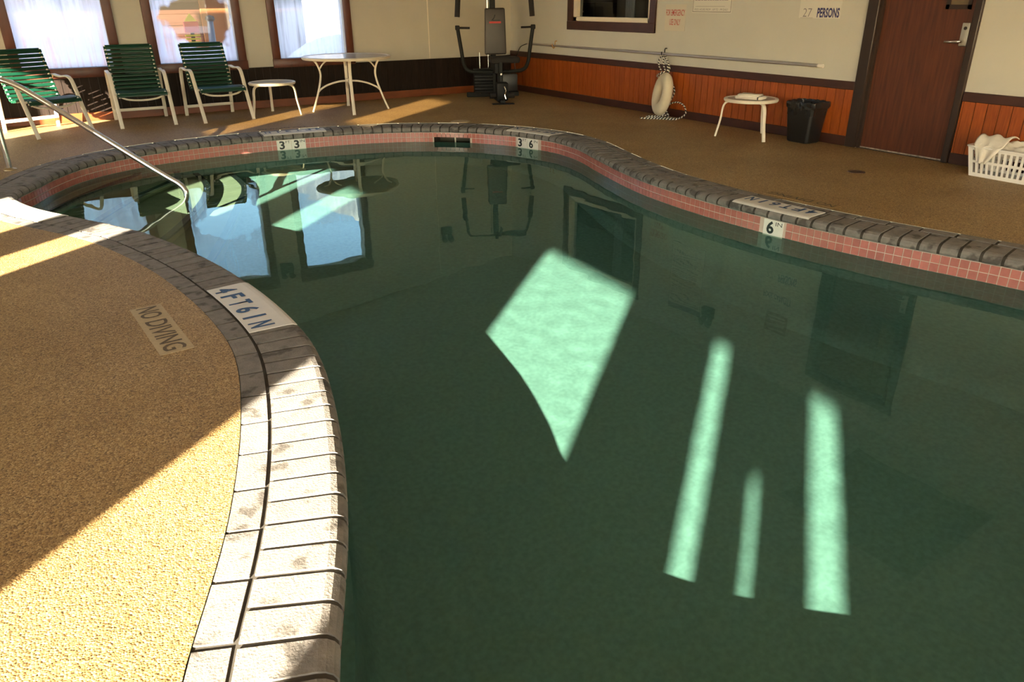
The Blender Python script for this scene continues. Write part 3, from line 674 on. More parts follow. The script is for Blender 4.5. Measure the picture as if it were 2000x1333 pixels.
# water ------------------------------------------------------------
wx0, wx1, wy0, wy1 = -4.1, 4.95, -4.1, 8.95; hst = .03  # sheet extended unseen beneath the deck, added so the sun patches refract whole
xs = np.arange(wx0, wx1, hst); ys = np.arange(wy0, wy1, hst); rng = np.random.default_rng(3); Xg, Yg = np.meshgrid(xs, ys, indexing='ij')
def waves(n, l0, l1, slope):                           # a sum of small sine ripples with the given rms slope
    Z = np.zeros_like(Xg)
    for _ in range(n):
        t_ = rng.uniform(0, 2 * np.pi); lm = rng.uniform(l0, l1); Z += lm * np.sin((Xg * np.cos(t_) + Yg * np.sin(t_)) * 2 * np.pi / lm + rng.uniform(0, 6.28))
    g_ = np.gradient(Z, hst); return Z * slope / np.sqrt((g_[0] ** 2 + g_[1] ** 2).mean())
sst = lambda a, b, v: (lambda t: t * t * (3 - 2 * t))(np.clip((v - a) / (b - a), 0, 1))
inp = sst(-.2, .6, Xg)
Zg = waves(16, .4, 1.0, .0016) * inp * (.35 + .65 * sst(4.2, 7.0, Yg)) + waves(30, .13, .28, RIPPLE) * inp
nx, ny = Xg.shape; wv = np.stack([Xg.ravel(), Yg.ravel(), (ZW + Zg).ravel()], 1)
I = np.arange(nx * ny).reshape(nx, ny); wf_ = np.stack([I[:-1, :-1].ravel(), I[1:, :-1].ravel(), I[1:, 1:].ravel(), I[:-1, 1:].ravel()], 1)
wme = bpy.data.meshes.new('pool_water'); wme.from_pydata(wv.tolist(), [], wf_.tolist()); wme.polygons.foreach_set('use_smooth', [True] * len(wf_)); wme.materials.append(WATER)
water = link('pool_water', wme); water.cycles.is_caustics_caster = True
tag(water, 'still green water filling the swimming pool', 'water', kind='stuff')

# handrail ---------------------------------------------------------
b0 = Vector((-.295, 7.804, 0)); w0 = Vector((.935, 6.806, 0)); dr_ = (w0 - b0); ln = dr_.length; dr_.normalize()
def hp(d, z): return b0 + dr_ * d + Vector((0, 0, z))
pr = [(0, 0), (0, .25), (.0, .5), (.01, .63), (.05, .705), (.13, .735), (.22, .715), (.36, .645), (.74, .41), (1.135, .157), (1.42, -.02), (1.53, -.085), (1.575, -.135), (1.585, -.20), (1.585, -.5), (1.585, -.83)]
rail = tag(empty('pool_handrail', b0), 'polished steel handrail running down into the water at the steps', 'handrail')
o = MB().tube(cr([hp(*q) for q in pr], 8), .0235, 16).build('tube', STEEL, rail); o.matrix_parent_inverse = pw(rail).inverted()
MB().lathe([(.024, .02), (.032, .018), (.052, .008), (.055, 0)], 28).build('flange', mat('brass_flange', (.55, .42, .22), .35, .7), rail)

# ================================================================== FURNITURE
def strap_chair():
    r = empty('pool_chair')
    for s in (-1, 1):
        x = s * .285
        p = cr([(x, .42, 0), (x, .385, .25), (x * 1.005, .345, .48), (x * 1.01, .31, .555), (x * 1.01, .24, .578), (x * 1.01, .08, .565), (x * 1.01, -.06, .575), (x * 1.01, -.15, .555), (x * 1.01, -.205, .48), (x, -.30, .27), (x, -.43, 0)], 6)
        MB().sweep(p, rrect(.042, .02, .007), up=lambda i, x=x: Vector((0, -1, .0)).cross(Vector((1, 0, 0))) if False else Vector((1, 0, 0)).cross((Vector(p[min(i + 1, len(p) - 1)]) - Vector(p[max(i - 1, 0)])).normalized())).build('side_frame', CREAM, r)
    MB().sweep([(-.285, .37, .115), (.285, .37, .115)], rrect(.02, .035)).build('stretcher', CREAM, r)
    sup = cr([(-.25, -.30, .345), (-.16, -.31, .30), (0, -.315, .285), (.16, -.31, .30), (.25, -.30, .345)], 5)
    MB().tube(sup, .011, 8).build('seat_support', CREAM, r)
    # seat and back rails, straps wound across them
    pf = cr([(0, -.36, .325), (0, -.33, .365), (0, -.15, .372), (0, .05, .345), (0, .14, .355), (0, .185, .43), (0, .25, .6), (0, .315, .76), (0, .345, .845)], 10)
    for s in (-1, 1): MB().tube([Vector((s * .243, q.y, q.z)) for q in pf], .0115, 8).build('sling_rail', CREAM, r)
    MB().tube([(-.243, pf[-1].y, pf[-1].z), (.243, pf[-1].y, pf[-1].z)], .0115, 8).build('top_rail', GREEN, r)
    for s in (-1, 1): MB().tube([(s * .243, -.30, .368), (s * .285, -.30, .36)], .012, 8).build('bracket', CREAM, r)
    L = [0]
    for a, b in zip(pf, pf[1:]): L.append(L[-1] + (b - a).length)
    def on(d):
        d = min(max(d, 0), L[-1] - 1e-4)
        k = next(i for i in range(len(L) - 1) if L[i + 1] >= d); t = (d - L[k]) / (L[k + 1] - L[k]); return pf[k].lerp(pf[k + 1], t), (pf[k + 1] - pf[k]).normalized()
    n = 23; stp = L[-1] / n
    sm = MB().sweep([(-.262, 0, 0), (-.245, 0, .0), (0, 0, -.004), (.245, 0, 0), (.262, 0, 0)], rrect(.037, .026, .009), up=Vector((0, 0, 1))).mesh('strap', GREEN)
    for k in range(n):
        p, t = on((k + .5) * stp)
        o = link('strap', sm, r); nrm_ = Vector((1, 0, 0)).cross(t)
        o.matrix_basis = Matrix(((1, 0, 0, p.x), (0, t.y, nrm_.y, p.y), (0, t.z, nrm_.z, p.z), (0, 0, 0, 1)))
    return r
ch = strap_chair()
gp = 'green strap pool chairs'
for k, (x, y, a, lb) in enumerate([(.085, 9.98, 21, 'sunlit green strap chair farthest left, behind the handrail'), (1.10, 10.19, -1.5, 'green strap chair in the middle of the three below the windows'), (1.94, 10.11, 4, 'green strap chair beside the small round side table')]):
    o = ch if k == 0 else copy_tree(ch)
    o.location = (x, y, 0); o.rotation_euler = (0, 0, R(a)); tag(o, lb, 'chair', gp)

def side_table(name, R_, H, feet, rot):
    r = empty(name)
    MB().lathe([(R_ - .03, H - .03), (R_ - .008, H - .032), (R_, H - .02), (R_, H - .006), (R_ - .008, H), (R_ - .03, H - .002), (R_ - .034, H - .008)], 48).build('rim', CREAM, r)
    MB().lathe([(0, H - .006), (R_ - .03, H - .006), (R_ - .03, H - .014), (0, H - .014)], 48).build('top', ACRYL, r)
    for k in range(3):
        a = rot + R(120) * k
        p = cr([(R_ * .45, 0, H - .03), (R_ * .75, 0, H - .034), (R_ * .93, 0, H - .055), (R_ * 1.01, 0, H - .11), (R_ * 1.05, 0, H * .45), (feet, 0, 0)], 6)
        m = Matrix.Rotation(a, 3, 'Z'); p = [m @ q for q in p]; side = m @ Vector((0, 1, 0))
        MB().sweep(p, rrect(.034, .02, .006), up=lambda i, p=p, side=side: side.cross((p[min(i + 1, len(p) - 1)] - p[max(i - 1, 0)]).normalized())).build('leg', CREAM, r)
    return r
t1 = side_table('side_table', .285, .395, .335, R(-38)); t1.location = (2.60, 9.97, 0); tag(t1, 'small round cream side table next to the green chairs', 'side table', 'cream side tables')
t2 = side_table('side_table', .265, .385, .315, R(-107)); t2.location = (6.15, 5.44, 0); tag(t2, 'small round cream side table with a folded towel, by the wastebasket', 'side table', 'cream side tables')

tb = empty('round_table', (3.53, 9.78, 0)); tag(tb, 'round cream patio table with curved legs by the windows', 'table'); H = .672; RT = .56
MB().lathe([(RT - .05, H - .034), (RT - .012, H - .036), (RT, H - .022), (RT, H - .008), (RT - .012, H), (RT - .04, H - .002), (RT - .05, H - .01)], 64).build('rim', CREAM, tb)
MB().lathe([(0, H - .006), (RT - .045, H - .006), (RT - .045, H - .016), (0, H - .016)], 64).build('top', ACRYL, tb)
for k in range(4):
    m = Matrix.Rotation(R(-16 + 90 * k), 3, 'Z'); side = m @ Vector((0, 1, 0))
    p = [m @ q for q in cr([(.30, 0, H - .05), (.40, 0, H - .038), (.395, 0, H - .10), (.36, 0, H - .17), (.345, 0, H - .24), (.365, 0, H - .34), (.42, 0, .17), (.485, 0, 0)], 6)]
    p = [m @ q for q in cr([(.455, 0, H - .03), (.40, 0, H - .06), (.365, 0, H - .12), (.345, 0, H - .20), (.352, 0, H - .28), (.385, 0, .27), (.43, 0, .14), (.485, 0, 0)], 6)]
    MB().sweep(p, rrect(.04, .024, .006), up=lambda i, p=p, side=side: side.cross((p[min(i + 1, len(p) - 1)] - p[max(i - 1, 0)]).normalized())).build('leg', CREAM, tb)
    q = [m @ v for v in cr([(.0, 0, .37), (.12, 0, .362), (.25, 0, .33), (.345, 0, .285), (.40, 0, .235)], 5)]
    MB().sweep(q, rrect(.024, .022, .006), up=Vector((0, 0, 1))).build('stretcher', CREAM, tb)
    q = [m @ v for v in cr([(.355, 0, H - .16), (.30, 0, H - .09), (.22, 0, H - .035)], 4)]
    MB().sweep(q, rrect(.02, .018, .005), up=Vector((0, 0, 1))).build('brace', CREAM, tb)
MB().lathe([(0, .395), (.035, .392), (.04, .36), (0, .355)], 24).build('hub', CREAM, tb)

# folded towel on the side table
ft = empty('folded_towel', (6.10, 5.40, .3845)); ft.rotation_euler = (0, 0, R(20)); tag(ft, 'folded white towel lying on the small side table', 'towel')
def lumpy(lo, hi, r, amp, seed, name, parent):
    bm = bmesh.new(); bmesh.ops.create_cube(bm, size=1)
    for v in bm.verts: v.co = Vector([lo[i] + (v.co[i] + .5) * (hi[i] - lo[i]) for i in range(3)])
    bmesh.ops.bevel(bm, geom=bm.edges[:], offset=r, segments=3, affect='EDGES'); bmesh.ops.subdivide_edges(bm, edges=bm.edges[:], cuts=2, use_grid_fill=True)
    rr = random.Random(seed); ph = [rr.uniform(0, 6) for _ in range(6)]
    for v in bm.verts:
        if v.co.z > lo[2] + .004:
            v.co.z += amp * (math.sin(v.co.x * 38 + ph[0]) * math.sin(v.co.y * 33 + ph[1]) + .5 * math.sin(v.co.x * 71 + ph[2] + v.co.y * 20)); v.co.x += amp * .6 * math.sin(v.co.z * 90 + ph[3])
    for f in bm.faces: f.smooth = True
    me_ = bpy.data.meshes.new(name); bm.to_mesh(me_); bm.free(); return link(name, me_, parent, TOWEL)
lumpy((-.085, -.14, 0), (.085, .14, .024), .010, .002, 1, 'fold', ft); lumpy((-.075, -.10, .024), (.08, .12, .045), .009, .003, 2, 'fold', ft)
MB().rbox((-.088, -.105, .001), (.086, -.095, .0262), .002, seg=1).build('dark_stripe', BLACKP, ft)

# wastebasket
tr = empty('wastebasket', (6.40, 4.95, 0)); tag(tr, 'black wastebasket with a black bin liner left of the door', 'wastebasket')
def taper(w0, d0, w1, d1, z0, z1, t, name, m, parent, r=.03):
    def ring(w, d, z):
        o = []
        for cx, cy_, a in ((w / 2 - r, -d / 2 + r, -90), (w / 2 - r, d / 2 - r, 0), (-w / 2 + r, d / 2 - r, 90), (-w / 2 + r, -d / 2 + r, 180)):
            for k in range(5): q = R(a + 22.5 * k); o.append((cx + r * math.cos(q), cy_ + r * math.sin(q), z))
        return o
    rs = [ring(w0 - .02, d0 - .02, z0), ring(w0, d0, z0 + .01), ring(w1, d1, z1), ring(w1 - 2 * t, d1 - 2 * t, z1), ring(w0 - 2 * t, d0 - 2 * t, z0 + .012)]
    n = len(rs[0]); vs_ = sum(rs, []); fs = [(i * n + c, i * n + (c + 1) % n, (i + 1) * n + (c + 1) % n, (i + 1) * n + c) for i in range(4) for c in range(n)] + [tuple(range(n)), tuple(4 * n + c for c in range(n))]
    return MB().add(vs_, fs, True).build(name, m, parent)
taper(.20, .25, .25, .32, 0, .375, .004, 'bin', BLACKP, tr)
bg = MB(); rn = random.Random(5); n = 44; rg = []
for lv, (sc_, z) in enumerate(((.93, .26), (.985, .365), (1.03, .387), (1.05, .375), (1.045, .345), (1.035, .325))):
    for k in range(n):
        a = 2 * math.pi * k / n; c, s_ = math.cos(a), math.sin(a); q = max(abs(c) / .125, abs(s_) / .16); rr = sc_ / q
        j = rn.uniform(-.004, .004) * (1 + lv * .5); rg.append(((rr + j) * c, (rr + j) * s_, z + rn.uniform(-.005, .005) * (1 if lv else 0)))
bg.add(rg, [(i * n + c, i * n + (c + 1) % n, (i + 1) * n + (c + 1) % n, (i + 1) * n + c) for i in range(5) for c in range(n)], True)
bg.build('bin_liner', mat('black_bin_liner', (.014, .014, .015), .25), tr)

# laundry basket
lb_ = empty('laundry_basket', (6.345, 2.93, 0)); tag(lb_, 'white plastic laundry basket full of towels right of the door', 'basket')
LW, LD, LHh = .62, .30, .225                             # along y, along x
def bwall(length, place):
    m = MB(); n = int(length / .047); w = (length - .05) / n; holes = []
    for k in range(n):
        c = -length / 2 + .025 + (k + .5) * w
        for z0, z1 in ((.03, .105), (.125, .20)): holes.append((c - w * .27, c + w * .27, z0, z1))
    cells(-length / 2, length / 2, 0, LHh, holes, lambda mm, a, b, c, d: mm.box((a, -.002, c), (b, .002, d)), m)
    m.v = [tuple(place(Vector(v))) for v in m.v]; return m.build('slotted_wall', WHITEP, lb_)
fl_ = lambda z: .86 + .14 * z / LHh
bwall(LW, lambda v: Vector((-LD / 2 * fl_(v.z) + v.y, v.x * fl_(v.z), v.z))); bwall(LW, lambda v: Vector((LD / 2 * fl_(v.z) + v.y, v.x * fl_(v.z), v.z)))
bwall(LD, lambda v: Vector((v.x * fl_(v.z), LW / 2 * fl_(v.z) + v.y, v.z))); bwall(LD, lambda v: Vector((v.x * fl_(v.z), -LW / 2 * fl_(v.z) + v.y, v.z)))
MB().box((-LD / 2 * .86, -LW / 2 * .86, .002), (LD / 2 * .86, LW / 2 * .86, .008)).build('bottom', WHITEP, lb_)
rp = []
for cx, cy_, a in ((LD / 2 - .03, -LW / 2 + .03, -90), (LD / 2 - .03, LW / 2 - .03, 0), (-LD / 2 + .03, LW / 2 - .03, 90), (-LD / 2 + .03, -LW / 2 + .03, 180)):
    for k in range(4): q = R(a + 30 * k); rp.append((cx + .035 * math.cos(q), cy_ + .035 * math.sin(q), LHh + (.006 * math.sin(cy_ * 9))))
MB().sweep(rp, rrect(.03, .014, .005), closed=True).build('rim', WHITEP, lb_)
def cloth(name, cx, cy_, rx, ry, h, seed, drape=None, lbl=''):
    rr = random.Random(seed); ph = [rr.uniform(0, 6.28) for _ in range(8)]; n = 34; vs_ = []
    for i in range(n + 1):
        for j in range(n + 1):
            u, v = i / n * 2 - 1, j / n * 2 - 1; q = min(1.0, math.hypot(u, v)); z = h * (1 - q ** 2.2)
            z += .014 * math.sin(u * 5 + ph[0]) * math.sin(v * 6 + ph[1]) + .009 * math.sin(u * 11 + v * 9 + ph[2]) + .005 * math.sin(u * 23 - v * 17 + ph[3])
            x, y = u * rx, v * ry; zz = .17 + z
            if drape:
                dy, dw = drape
                if x < -.105 and abs(y - dy) < dw: zz = .245 + .01 * math.sin(y * 60) - max(0, (-.105 - x)) * 0
            vs_.append((x, y, zz))
    o = MB().add(vs_, [(i * (n + 1) + j, (i + 1) * (n + 1) + j, (i + 1) * (n + 1) + j + 1, i * (n + 1) + j + 1) for i in range(n) for j in range(n)], True).build(name, TOWEL)
    o.location = (cx, cy_, 0); tag(o, lbl, 'towel'); md = o.modifiers.new('thickness', 'SOLIDIFY'); md.thickness = .006; return o
cloth('crumpled_towel', 6.355, 2.93, .125, .27, .10, 4, lbl='crumpled white towels heaped inside the laundry basket')
# the corner of a towel hanging over the front of the basket
hv = []; n = 18
for i in range(n + 1):
    u = i / n
    for j in range(n + 1):
        v = j / n * 2 - 1
        d = u * .32; wdt = .105 * (1 - .75 * max(0, (u - .45) / .55)) + .01
        if d < .16: x, z = 6.345 - .02 - d * .83, .30 - .06 * (d / .16) ** 2 + .03 * math.sin(u * 5)
        else: x, z = 6.345 - .168 - .004 * math.sin(v * 7) - (d - .16) * .02, .242 - (d - .16) * .8
        hv.append((x + .006 * math.sin(v * 5 + u * 3), 3.06 + v * wdt + .05 * u, z + .012 * math.sin(v * 6 + u * 4) * (1 - u * .6)))
o = MB().add(hv, [(i * (n + 1) + j, (i + 1) * (n + 1) + j, (i + 1) * (n + 1) + j + 1, i * (n + 1) + j + 1) for i in range(n) for j in range(n)], True).build('hanging_towel', TOWEL)
o.modifiers.new('thickness', 'SOLIDIFY').thickness = .005; tag(o, 'white towel draped over the front rim of the laundry basket', 'towel')

# ================================================================== RIGHT WALL FITTINGS
XW = XR - .001
def wall_sign(name, y0, y1, z0, z1, m, lb, thick=.004, cat='sign'):
    r = tag(empty(name, (XW, (y0 + y1) / 2, (z0 + z1) / 2)), lb, cat)
    o = MB().rbox((-thick, y0 - (y0 + y1) / 2, z0 - (z0 + z1) / 2), (0, y1 - (y0 + y1) / 2, z1 - (z0 + z1) / 2), .0012, seg=1).build('panel', m, r); return r
WX = Vector((0, -1, 0)); WZv = Vector((0, 0, 1))
def wtext(r, body, m, y, z, w, h, bold=0, th=.004): letter(body, m, (XW - th, y, z), WX, WZv, w, h, r, bold, .0006)
em = wall_sign('emergency_sign', 6.885, 7.225, .955, 1.235, PAPER, 'small off-white sign with red emergency lettering beside the office window')
wtext(em, 'FOR EMERGENCY', INKR, 7.055, 1.15, .31, .066, .008); wtext(em, 'USE ONLY', INKR, 7.055, 1.05, .18, .066, .008)
po = wall_sign('pool_rules_poster', 6.20, 6.79, 1.15, 2.06, PAPERW, 'tall white poster of small print with a blue top band')
bd = MB().box((-.0055, -.29, .365), (-.004, .29, .445)).build('header_band', INKN, po)
bo_ = MB()
for lo, hi in (((-.005, -.285, -.445), (-.004, -.281, .36)), ((-.005, .281, -.445), (-.004, .285, .36)), ((-.005, -.285, -.445), (-.004, .285, -.441))): bo_.box(lo, hi)
bo_.build('border', INKK, po)
rl = random.Random(2); lines = MB(); z = 1.93
while z > 1.27:
    y = 6.75; 
    ln_ = rl.uniform(.30, .5)
    while y > 6.75 - ln_:
        w = rl.uniform(.02, .07); lines.box((XW - .0049, y - w, z - .006), (XW - .004, y, z + .006)); y -= w + .012
    z -= rl.choice((.027, .027, .045))
o = lines.build('small_print', INKG, po); o.matrix_parent_inverse = pw(po).inverted()
wtext(po, 'POOL HOURS FROM  : AM TO  : PM DAILY', INKG, 6.50, 1.185, .50, .022); ul = MB().box((XW - .005, 6.30, 1.215), (XW - .004, 6.74, 1.217)).build('rule', INKK, po); ul.matrix_parent_inverse = pw(po).inverted()
ca = wall_sign('capacity_sign', 4.855, 5.32, 1.115, 1.47, PAPERW, 'white sign giving the pool capacity as 27 persons')
wtext(ca, 'POOL CAPACITY', INKN, 5.09, 1.40, .40, .075, .03); wtext(ca, 'PERSONS', INKN, 4.99, 1.165, .245, .085, .03); wtext(ca, '27', INKG, 5.225, 1.165, .10, .075, -.01)
o = MB().box((XW - .005, 5.155, 1.118), (XW - .004, 5.30, 1.1205)).build('rule', INKG, ca); o.matrix_parent_inverse = pw(ca).inverted()
sg_ = wall_sign('red_notice', 4.92, 5.20, 1.58, 1.80, mat('dark_red_notice', (.22, .07, .06), .5), 'small dark red notice above the capacity sign')
nl = MB()
for k in range(4): nl.box((XW - .005, 4.95, 1.61 + k * .045), (XW - .004, 5.17 - .03 * (k % 2), 1.63 + k * .045))
o = nl.build('small_print', PAPER, sg_); o.matrix_parent_inverse = pw(sg_).inverted()
def wall_box(name, loc, rz, lb):
    r = tag(empty(name, loc, rz), lb, 'light')
    MB().rbox((-.09, -.07, -.08), (.09, 0, .05), .012).build('housing', BLACKM, r)
    for s in (-1, 1):
        MB().tube([(s * .055, -.045, .05), (s * .055, -.06, .10), (s * .06, -.11, .12)], [.03, .035, .045], 14).build('lamp_head', BLACKM, r)
wall_box('emergency_light', (XR, 6.04, 1.90), R(-90), 'black wall box beside the top of the poster')
wall_box('emergency_light', (2.64, YB, 1.93), 0, 'black wall box between the two right-hand windows')
wall_box('emergency_light', (5.27, YB, 1.80), 0, 'black wall box left of the exercise machine')

# long pole on hooks -----------------------------------------------
pl = tag(empty('telescopic_pole', (XR - .045, 7.5, .70)), 'long grey aluminium pole hung along the cream wall', 'pole')
MB().tube([(0, -2.52, 0), (0, .4, 0)], .0165, 14).build('outer_tube', ALU, pl); MB().tube([(0, .4, 0), (0, 2.65, .0)], .0135, 14).build('inner_tube', ALU, pl); MB().tube([(0, -2.575, 0), (0, -2.52, 0)], .019, 14).build('end_cap', WHITEP, pl)
for y, m, lb in ((7.16, BLACKM, 'black wall hook carrying the pole and the ring buoy rope'), (9.45, mat('brass_hook', (.5, .28, .08), .4, .6), 'brass wall hook under the far end of the pole')):
    h = tag(MB().tube(cr([(XR, y, .76), (XR - .03, y, .755), (XR - .035, y, .69), (XR - .055, y, .668), (XR - .078, y, .69), (XR - .08, y, .725)], 5), .006, 8).build('wall_hook', m), lb, 'hook')

# ring buoy and rope -----------------------------------------------
rb = tag(empty('ring_buoy', (6.40, 7.02, .262)), 'off-white ring buoy leaning on the orange boards under the pole', 'ring buoy')
rb.rotation_euler = (0, 0, R(-22))
tv = []; nU, nV = 48, 20
for i in range(nU):
    a = 2 * math.pi * i / nU
    for j in range(nV):
        q = 2 * math.pi * j / nV; rad = .150 + .072 * math.cos(q); tv.append((.062 * math.sin(q) + .03 * math.cos(a), rad * math.sin(a), rad * 1.1 * math.cos(a)))
MB().add(tv, [(i * nV + j, ((i + 1) % nU) * nV + j, ((i + 1) % nU) * nV + (j + 1) % nV, i * nV + (j + 1) % nV) for i in range(nU) for j in range(nV)], True).build('ring', RINGM, rb)
def rope(path, r, name, parent=None, n=8):
    P = [Vector(p) for p in path]; m = MB().tube(P, r, n); me_ = m.mesh(name, ROPE)
    L = [0]
    for a, b in zip(P, P[1:]): L.append(L[-1] + (b - a).length)
    uvl = me_.uv_layers.new(name='UVMap')
    for pg in me_.polygons:
        cs = [me_.loops[l].vertex_index % n for l in pg.loop_indices]; wrap = max(cs) - min(cs) > n / 2
        for l in pg.loop_indices:
            vi = me_.loops[l].vertex_index; c = vi % n; v = c / n + (1 if (wrap and c < n / 2) else 0)
            uvl.data[l].uv = (L[min(vi // n, len(L) - 1)] * 27, v)
    return link(name, me_, parent)
X0 = XR - .08
up_ = [(X0, 7.155, .69), (X0 - .01, 7.19, .62), (X0 - .02, 7.16, .56), (X0 - .03, 7.10, .50), (X0 - .05, 7.13, .45), (X0 - .10, 7.10, .47), (X0 - .13, 7.02, .50), (X0 - .10, 6.97, .52), (X0 - .06, 7.01, .53), (X0 - .05, 7.06, .6), (X0 - .01, 7.1, .68), (X0, 7.07, .66), (X0 - .01, 7.03, .6), (X0 - .02, 7.01, .50), (X0 - .02, 6.98, .55), (X0 - .01, 7.04, .63), (X0, 7.13, .69)]
dn = [(X0, 7.12, .69), (X0 - .005, 7.05, .62), (X0 - .02, 7.0, .52), (X0 - .03, 6.98, .45), (X0 - .03, 6.90, .38), (X0 - .03, 6.86, .30), (X0 - .04, 6.89, .22), (X0 - .05, 6.94, .13), (X0 - .06, 6.97, .05), (X0 - .10, 6.98, .012), (X0 - .12, 7.06, .010), (X0 - .20, 7.12, .010), (X0 - .24, 7.06, .010), (X0 - .20, 6.95, .010), (X0 - .10, 6.83, .010), (X0 - .06, 6.74, .012), (X0 - .03, 6.66, .06), (X0 - .03, 6.65, .12), (X0 - .03, 6.70, .17), (X0 - .03, 6.80, .19), (X0 - .05, 6.90, .16), (X0 - .06, 6.94, .09), (X0 - .06, 6.90, .03), (X0 - .10, 6.88, .03), (X0 - .10, 6.96, .06), (X0 - .07, 6.92, .13), (X0 - .05, 6.97, .18), (X0 - .04, 6.93, .25), (X0 - .05, 6.96, .34), (X0 - .06, 6.99, .42), (X0 - .06, 7.02, .47)]
tail = [(X0 - .09, 6.72, .010), (X0 - .17, 6.80, .010), (X0 - .25, 6.92, .010), (X0 - .33, 7.00, .010), (X0 - .36, 7.06, .010)]
rpo = tag(empty('safety_rope', (X0, 7.1, 0)), 'black and white twisted rope hanging from the hook and coiled on the floor', 'rope')
for nm, q in (('knotted_loop', up_), ('hanging_line', dn), ('loose_end', tail)):
    o = rope(cr(q, 9), .0085, nm, rpo); o.matrix_parent_inverse = pw(rpo).inverted()

# ================================================================== EXERCISE MACHINE
gm = empty('exercise_machine', (5.83, 10.05, 0)); gm.rotation_euler = (0, 0, R(-21.7)); tag(gm, 'black multi-station exercise machine standing in the corner', 'exercise machine')
def gp_(nm, mb, m, parent=None): return mb.build(nm, m, parent or gm)
gp_('base_crossbar', MB().rbox((-.385, -.035, 0), (.385, .035, .065), .006, seg=1), GYMM); gp_('base_spine', MB().rbox((-.035, -.93, 0), (.035, .03, .055), .006, seg=1), GYMM)
gp_('foot_plate', MB().rbox((-.15, -1.0, 0), (.15, -.9, .012), .003, seg=1), BLACKM)
gp_('upright', MB().rbox((-.045, -.17, .055), (.03, -.09, 1.72), .008, seg=1), GYMM)
gp_('guide_rod', MB().tube([(-.075, -.12, .06), (-.075, -.12, 1.7)], .011, 10), STEEL); gp_('guide_rod', MB().tube([(-.20, -.12, .06), (-.20, -.12, .62)], .011, 10), STEEL)
for k in range(8): gp_('weight_plate', MB().rbox((-.29, -.19, .07 + k * .042), (-.02, -.05, .107 + k * .042), .004, seg=1), BLACKM)
gp_('weight_shroud', MB().rbox((.07, -.02, .065), (.37, .05, .31), .01, seg=2), BLACKP)
bk = MB(); bk.rbox((-.145, -.345, .60), (.145, -.275, 1.20), .022); bk.v = [(x * (1.06 - .10 * (z - .6) / .6), y - .02 * (1 - (z - .6) / .6), z) for x, y, z in bk.v]
pad = gp_('back_pad', bk, VINYL)
gp_('logo_bar', MB().rbox((-.085, -.3515, .98), (.08, -.3475, 1.03), .001, seg=1), INKR, pad)
sw = MB().tube(cr([(-.005, -.3495, 1.115), (-.02, -.3495, 1.075), (-.045, -.3495, 1.05), (-.02, -.3495, 1.040), (.06, -.3495, 1.042)], 5), .0075, 6); gp_('logo_swoosh', sw, INKK, pad)
gp_('seat_pad', MB().rbox((-.10, -.62, .50), (.30, -.32, .58), .025), FOAM); gp_('seat_bracket', MB().rbox((-.05, -.55, .36), (.05, -.2, .50), .008, seg=1), BLACKM)
gp_('front_post', MB().rbox((.0, -.62, .05), (.055, -.56, .52), .008, seg=1), GYMM); gp_('bolt', MB().tube([(.028, -.632, .36), (.028, -.618, .36)], .014, 10), STEEL)
gp_('leg_lever', MB().rbox((-.07, -.86, .03), (.09, -.70, .27), .02, seg=2), BLACKM); gp_('chain', MB().tube(cr([(.03, -.87, .22), (.05, -.885, .17), (.035, -.88, .12), (.05, -.89, .06)], 5), .008, 6), STEEL)
gp_('leg_roller', MB().tube([(-.16, -.80, .10), (.18, -.80, .10)], .04, 16), FOAM)
for s in (-1, 1):
    arm = gp_('press_arm', MB().tube(cr([(s * .03, -.36, .375), (s * .22, -.36, .375), (s * .36, -.36, .385), (s * .43, -.36, .43), (s * .465, -.36, .52), (s * .485, -.36, .66), (s * .53, -.36, .96)], 6), .026, 12), GYMM)
    gp_('handle', MB().tube([(s * .55, -.36, .955), (s * .36, -.36, .95)], .014, 10), FOAM, arm); gp_('knuckle', MB().rbox((s * .53 - .03, -.39, .925), (s * .53 + .03, -.33, .985), .008, seg=1), BLACKM, arm)
    ua = gp_('pulldown_arm', MB().tube(cr([(s * .0, -.22, 1.70), (s * .25, -.25, 1.71), (s * .40, -.28, 1.70), (s * .455, -.30, 1.65), (s * .475, -.31, 1.55), (s * .50, -.32, 1.42)], 6), .020, 12), GYMM)
    gp_('foam_grip', MB().tube([(s * .495, -.32, 1.44), (s * .525, -.325, 1.09)], .036, 14), FOAM, ua)
gp_('top_pulley', MB().tube([(-.02, -.2, 1.74), (.02, -.2, 1.74)], .06, 20), BLACKM); gp_('hanging_strap', MB().tube([(.03, -.3, 1.70), (.05, -.33, 1.62), (.03, -.33, 1.56)], [.03, .024, .008], 10), BLACKP)
cb = tag(MB().tube(cr([(6.53, 10.19, .70), (6.30, 10.02, .67), (6.18, 9.92, .58), (6.12, 9.9, .5), (6.13, 9.9, .35), (6.16, 9.93, .25)], 8), .006, 6).build('power_cable', BLACKP), 'thin black cable looping from the pole end behind the machine', 'cable')

# ================================================================== OUTSIDE
snow = MB(); xs = np.arange(-40, 45, 1.2); ys2 = np.arange(-40, 50, 1.2)
def gz(x, y): return -.30 + .05 * math.sin(x * .7) * math.sin(y * .6)
sv = [(x, y, gz(x, y)) for x in xs for y in ys2]; nyy = len(ys2)
sf = [(i * nyy + j, (i + 1) * nyy + j, (i + 1) * nyy + j + 1, i * nyy + j + 1) for i in range(len(xs) - 1) for j in range(nyy - 1) if not (-5.2 < xs[i] < 7.8 and -10.2 < ys2[j] < 10.6)]
tag(snow.add(sv, sf, True).build('snowy_ground', SNOW), 'bright snow covering the ground outside the windows', 'snow', kind='stuff')
cb_ = tag(empty('log_cabin', (3.3, 16.5, -.3)), 'brown wooden building seen through the wiped patch of the window', 'building')
for k in range(9): MB().rbox((-4.2, -.09, k * .2), (1.8, .09, .205 + k * .2), .02, seg=2).build('wall_board', LOG, cb_)
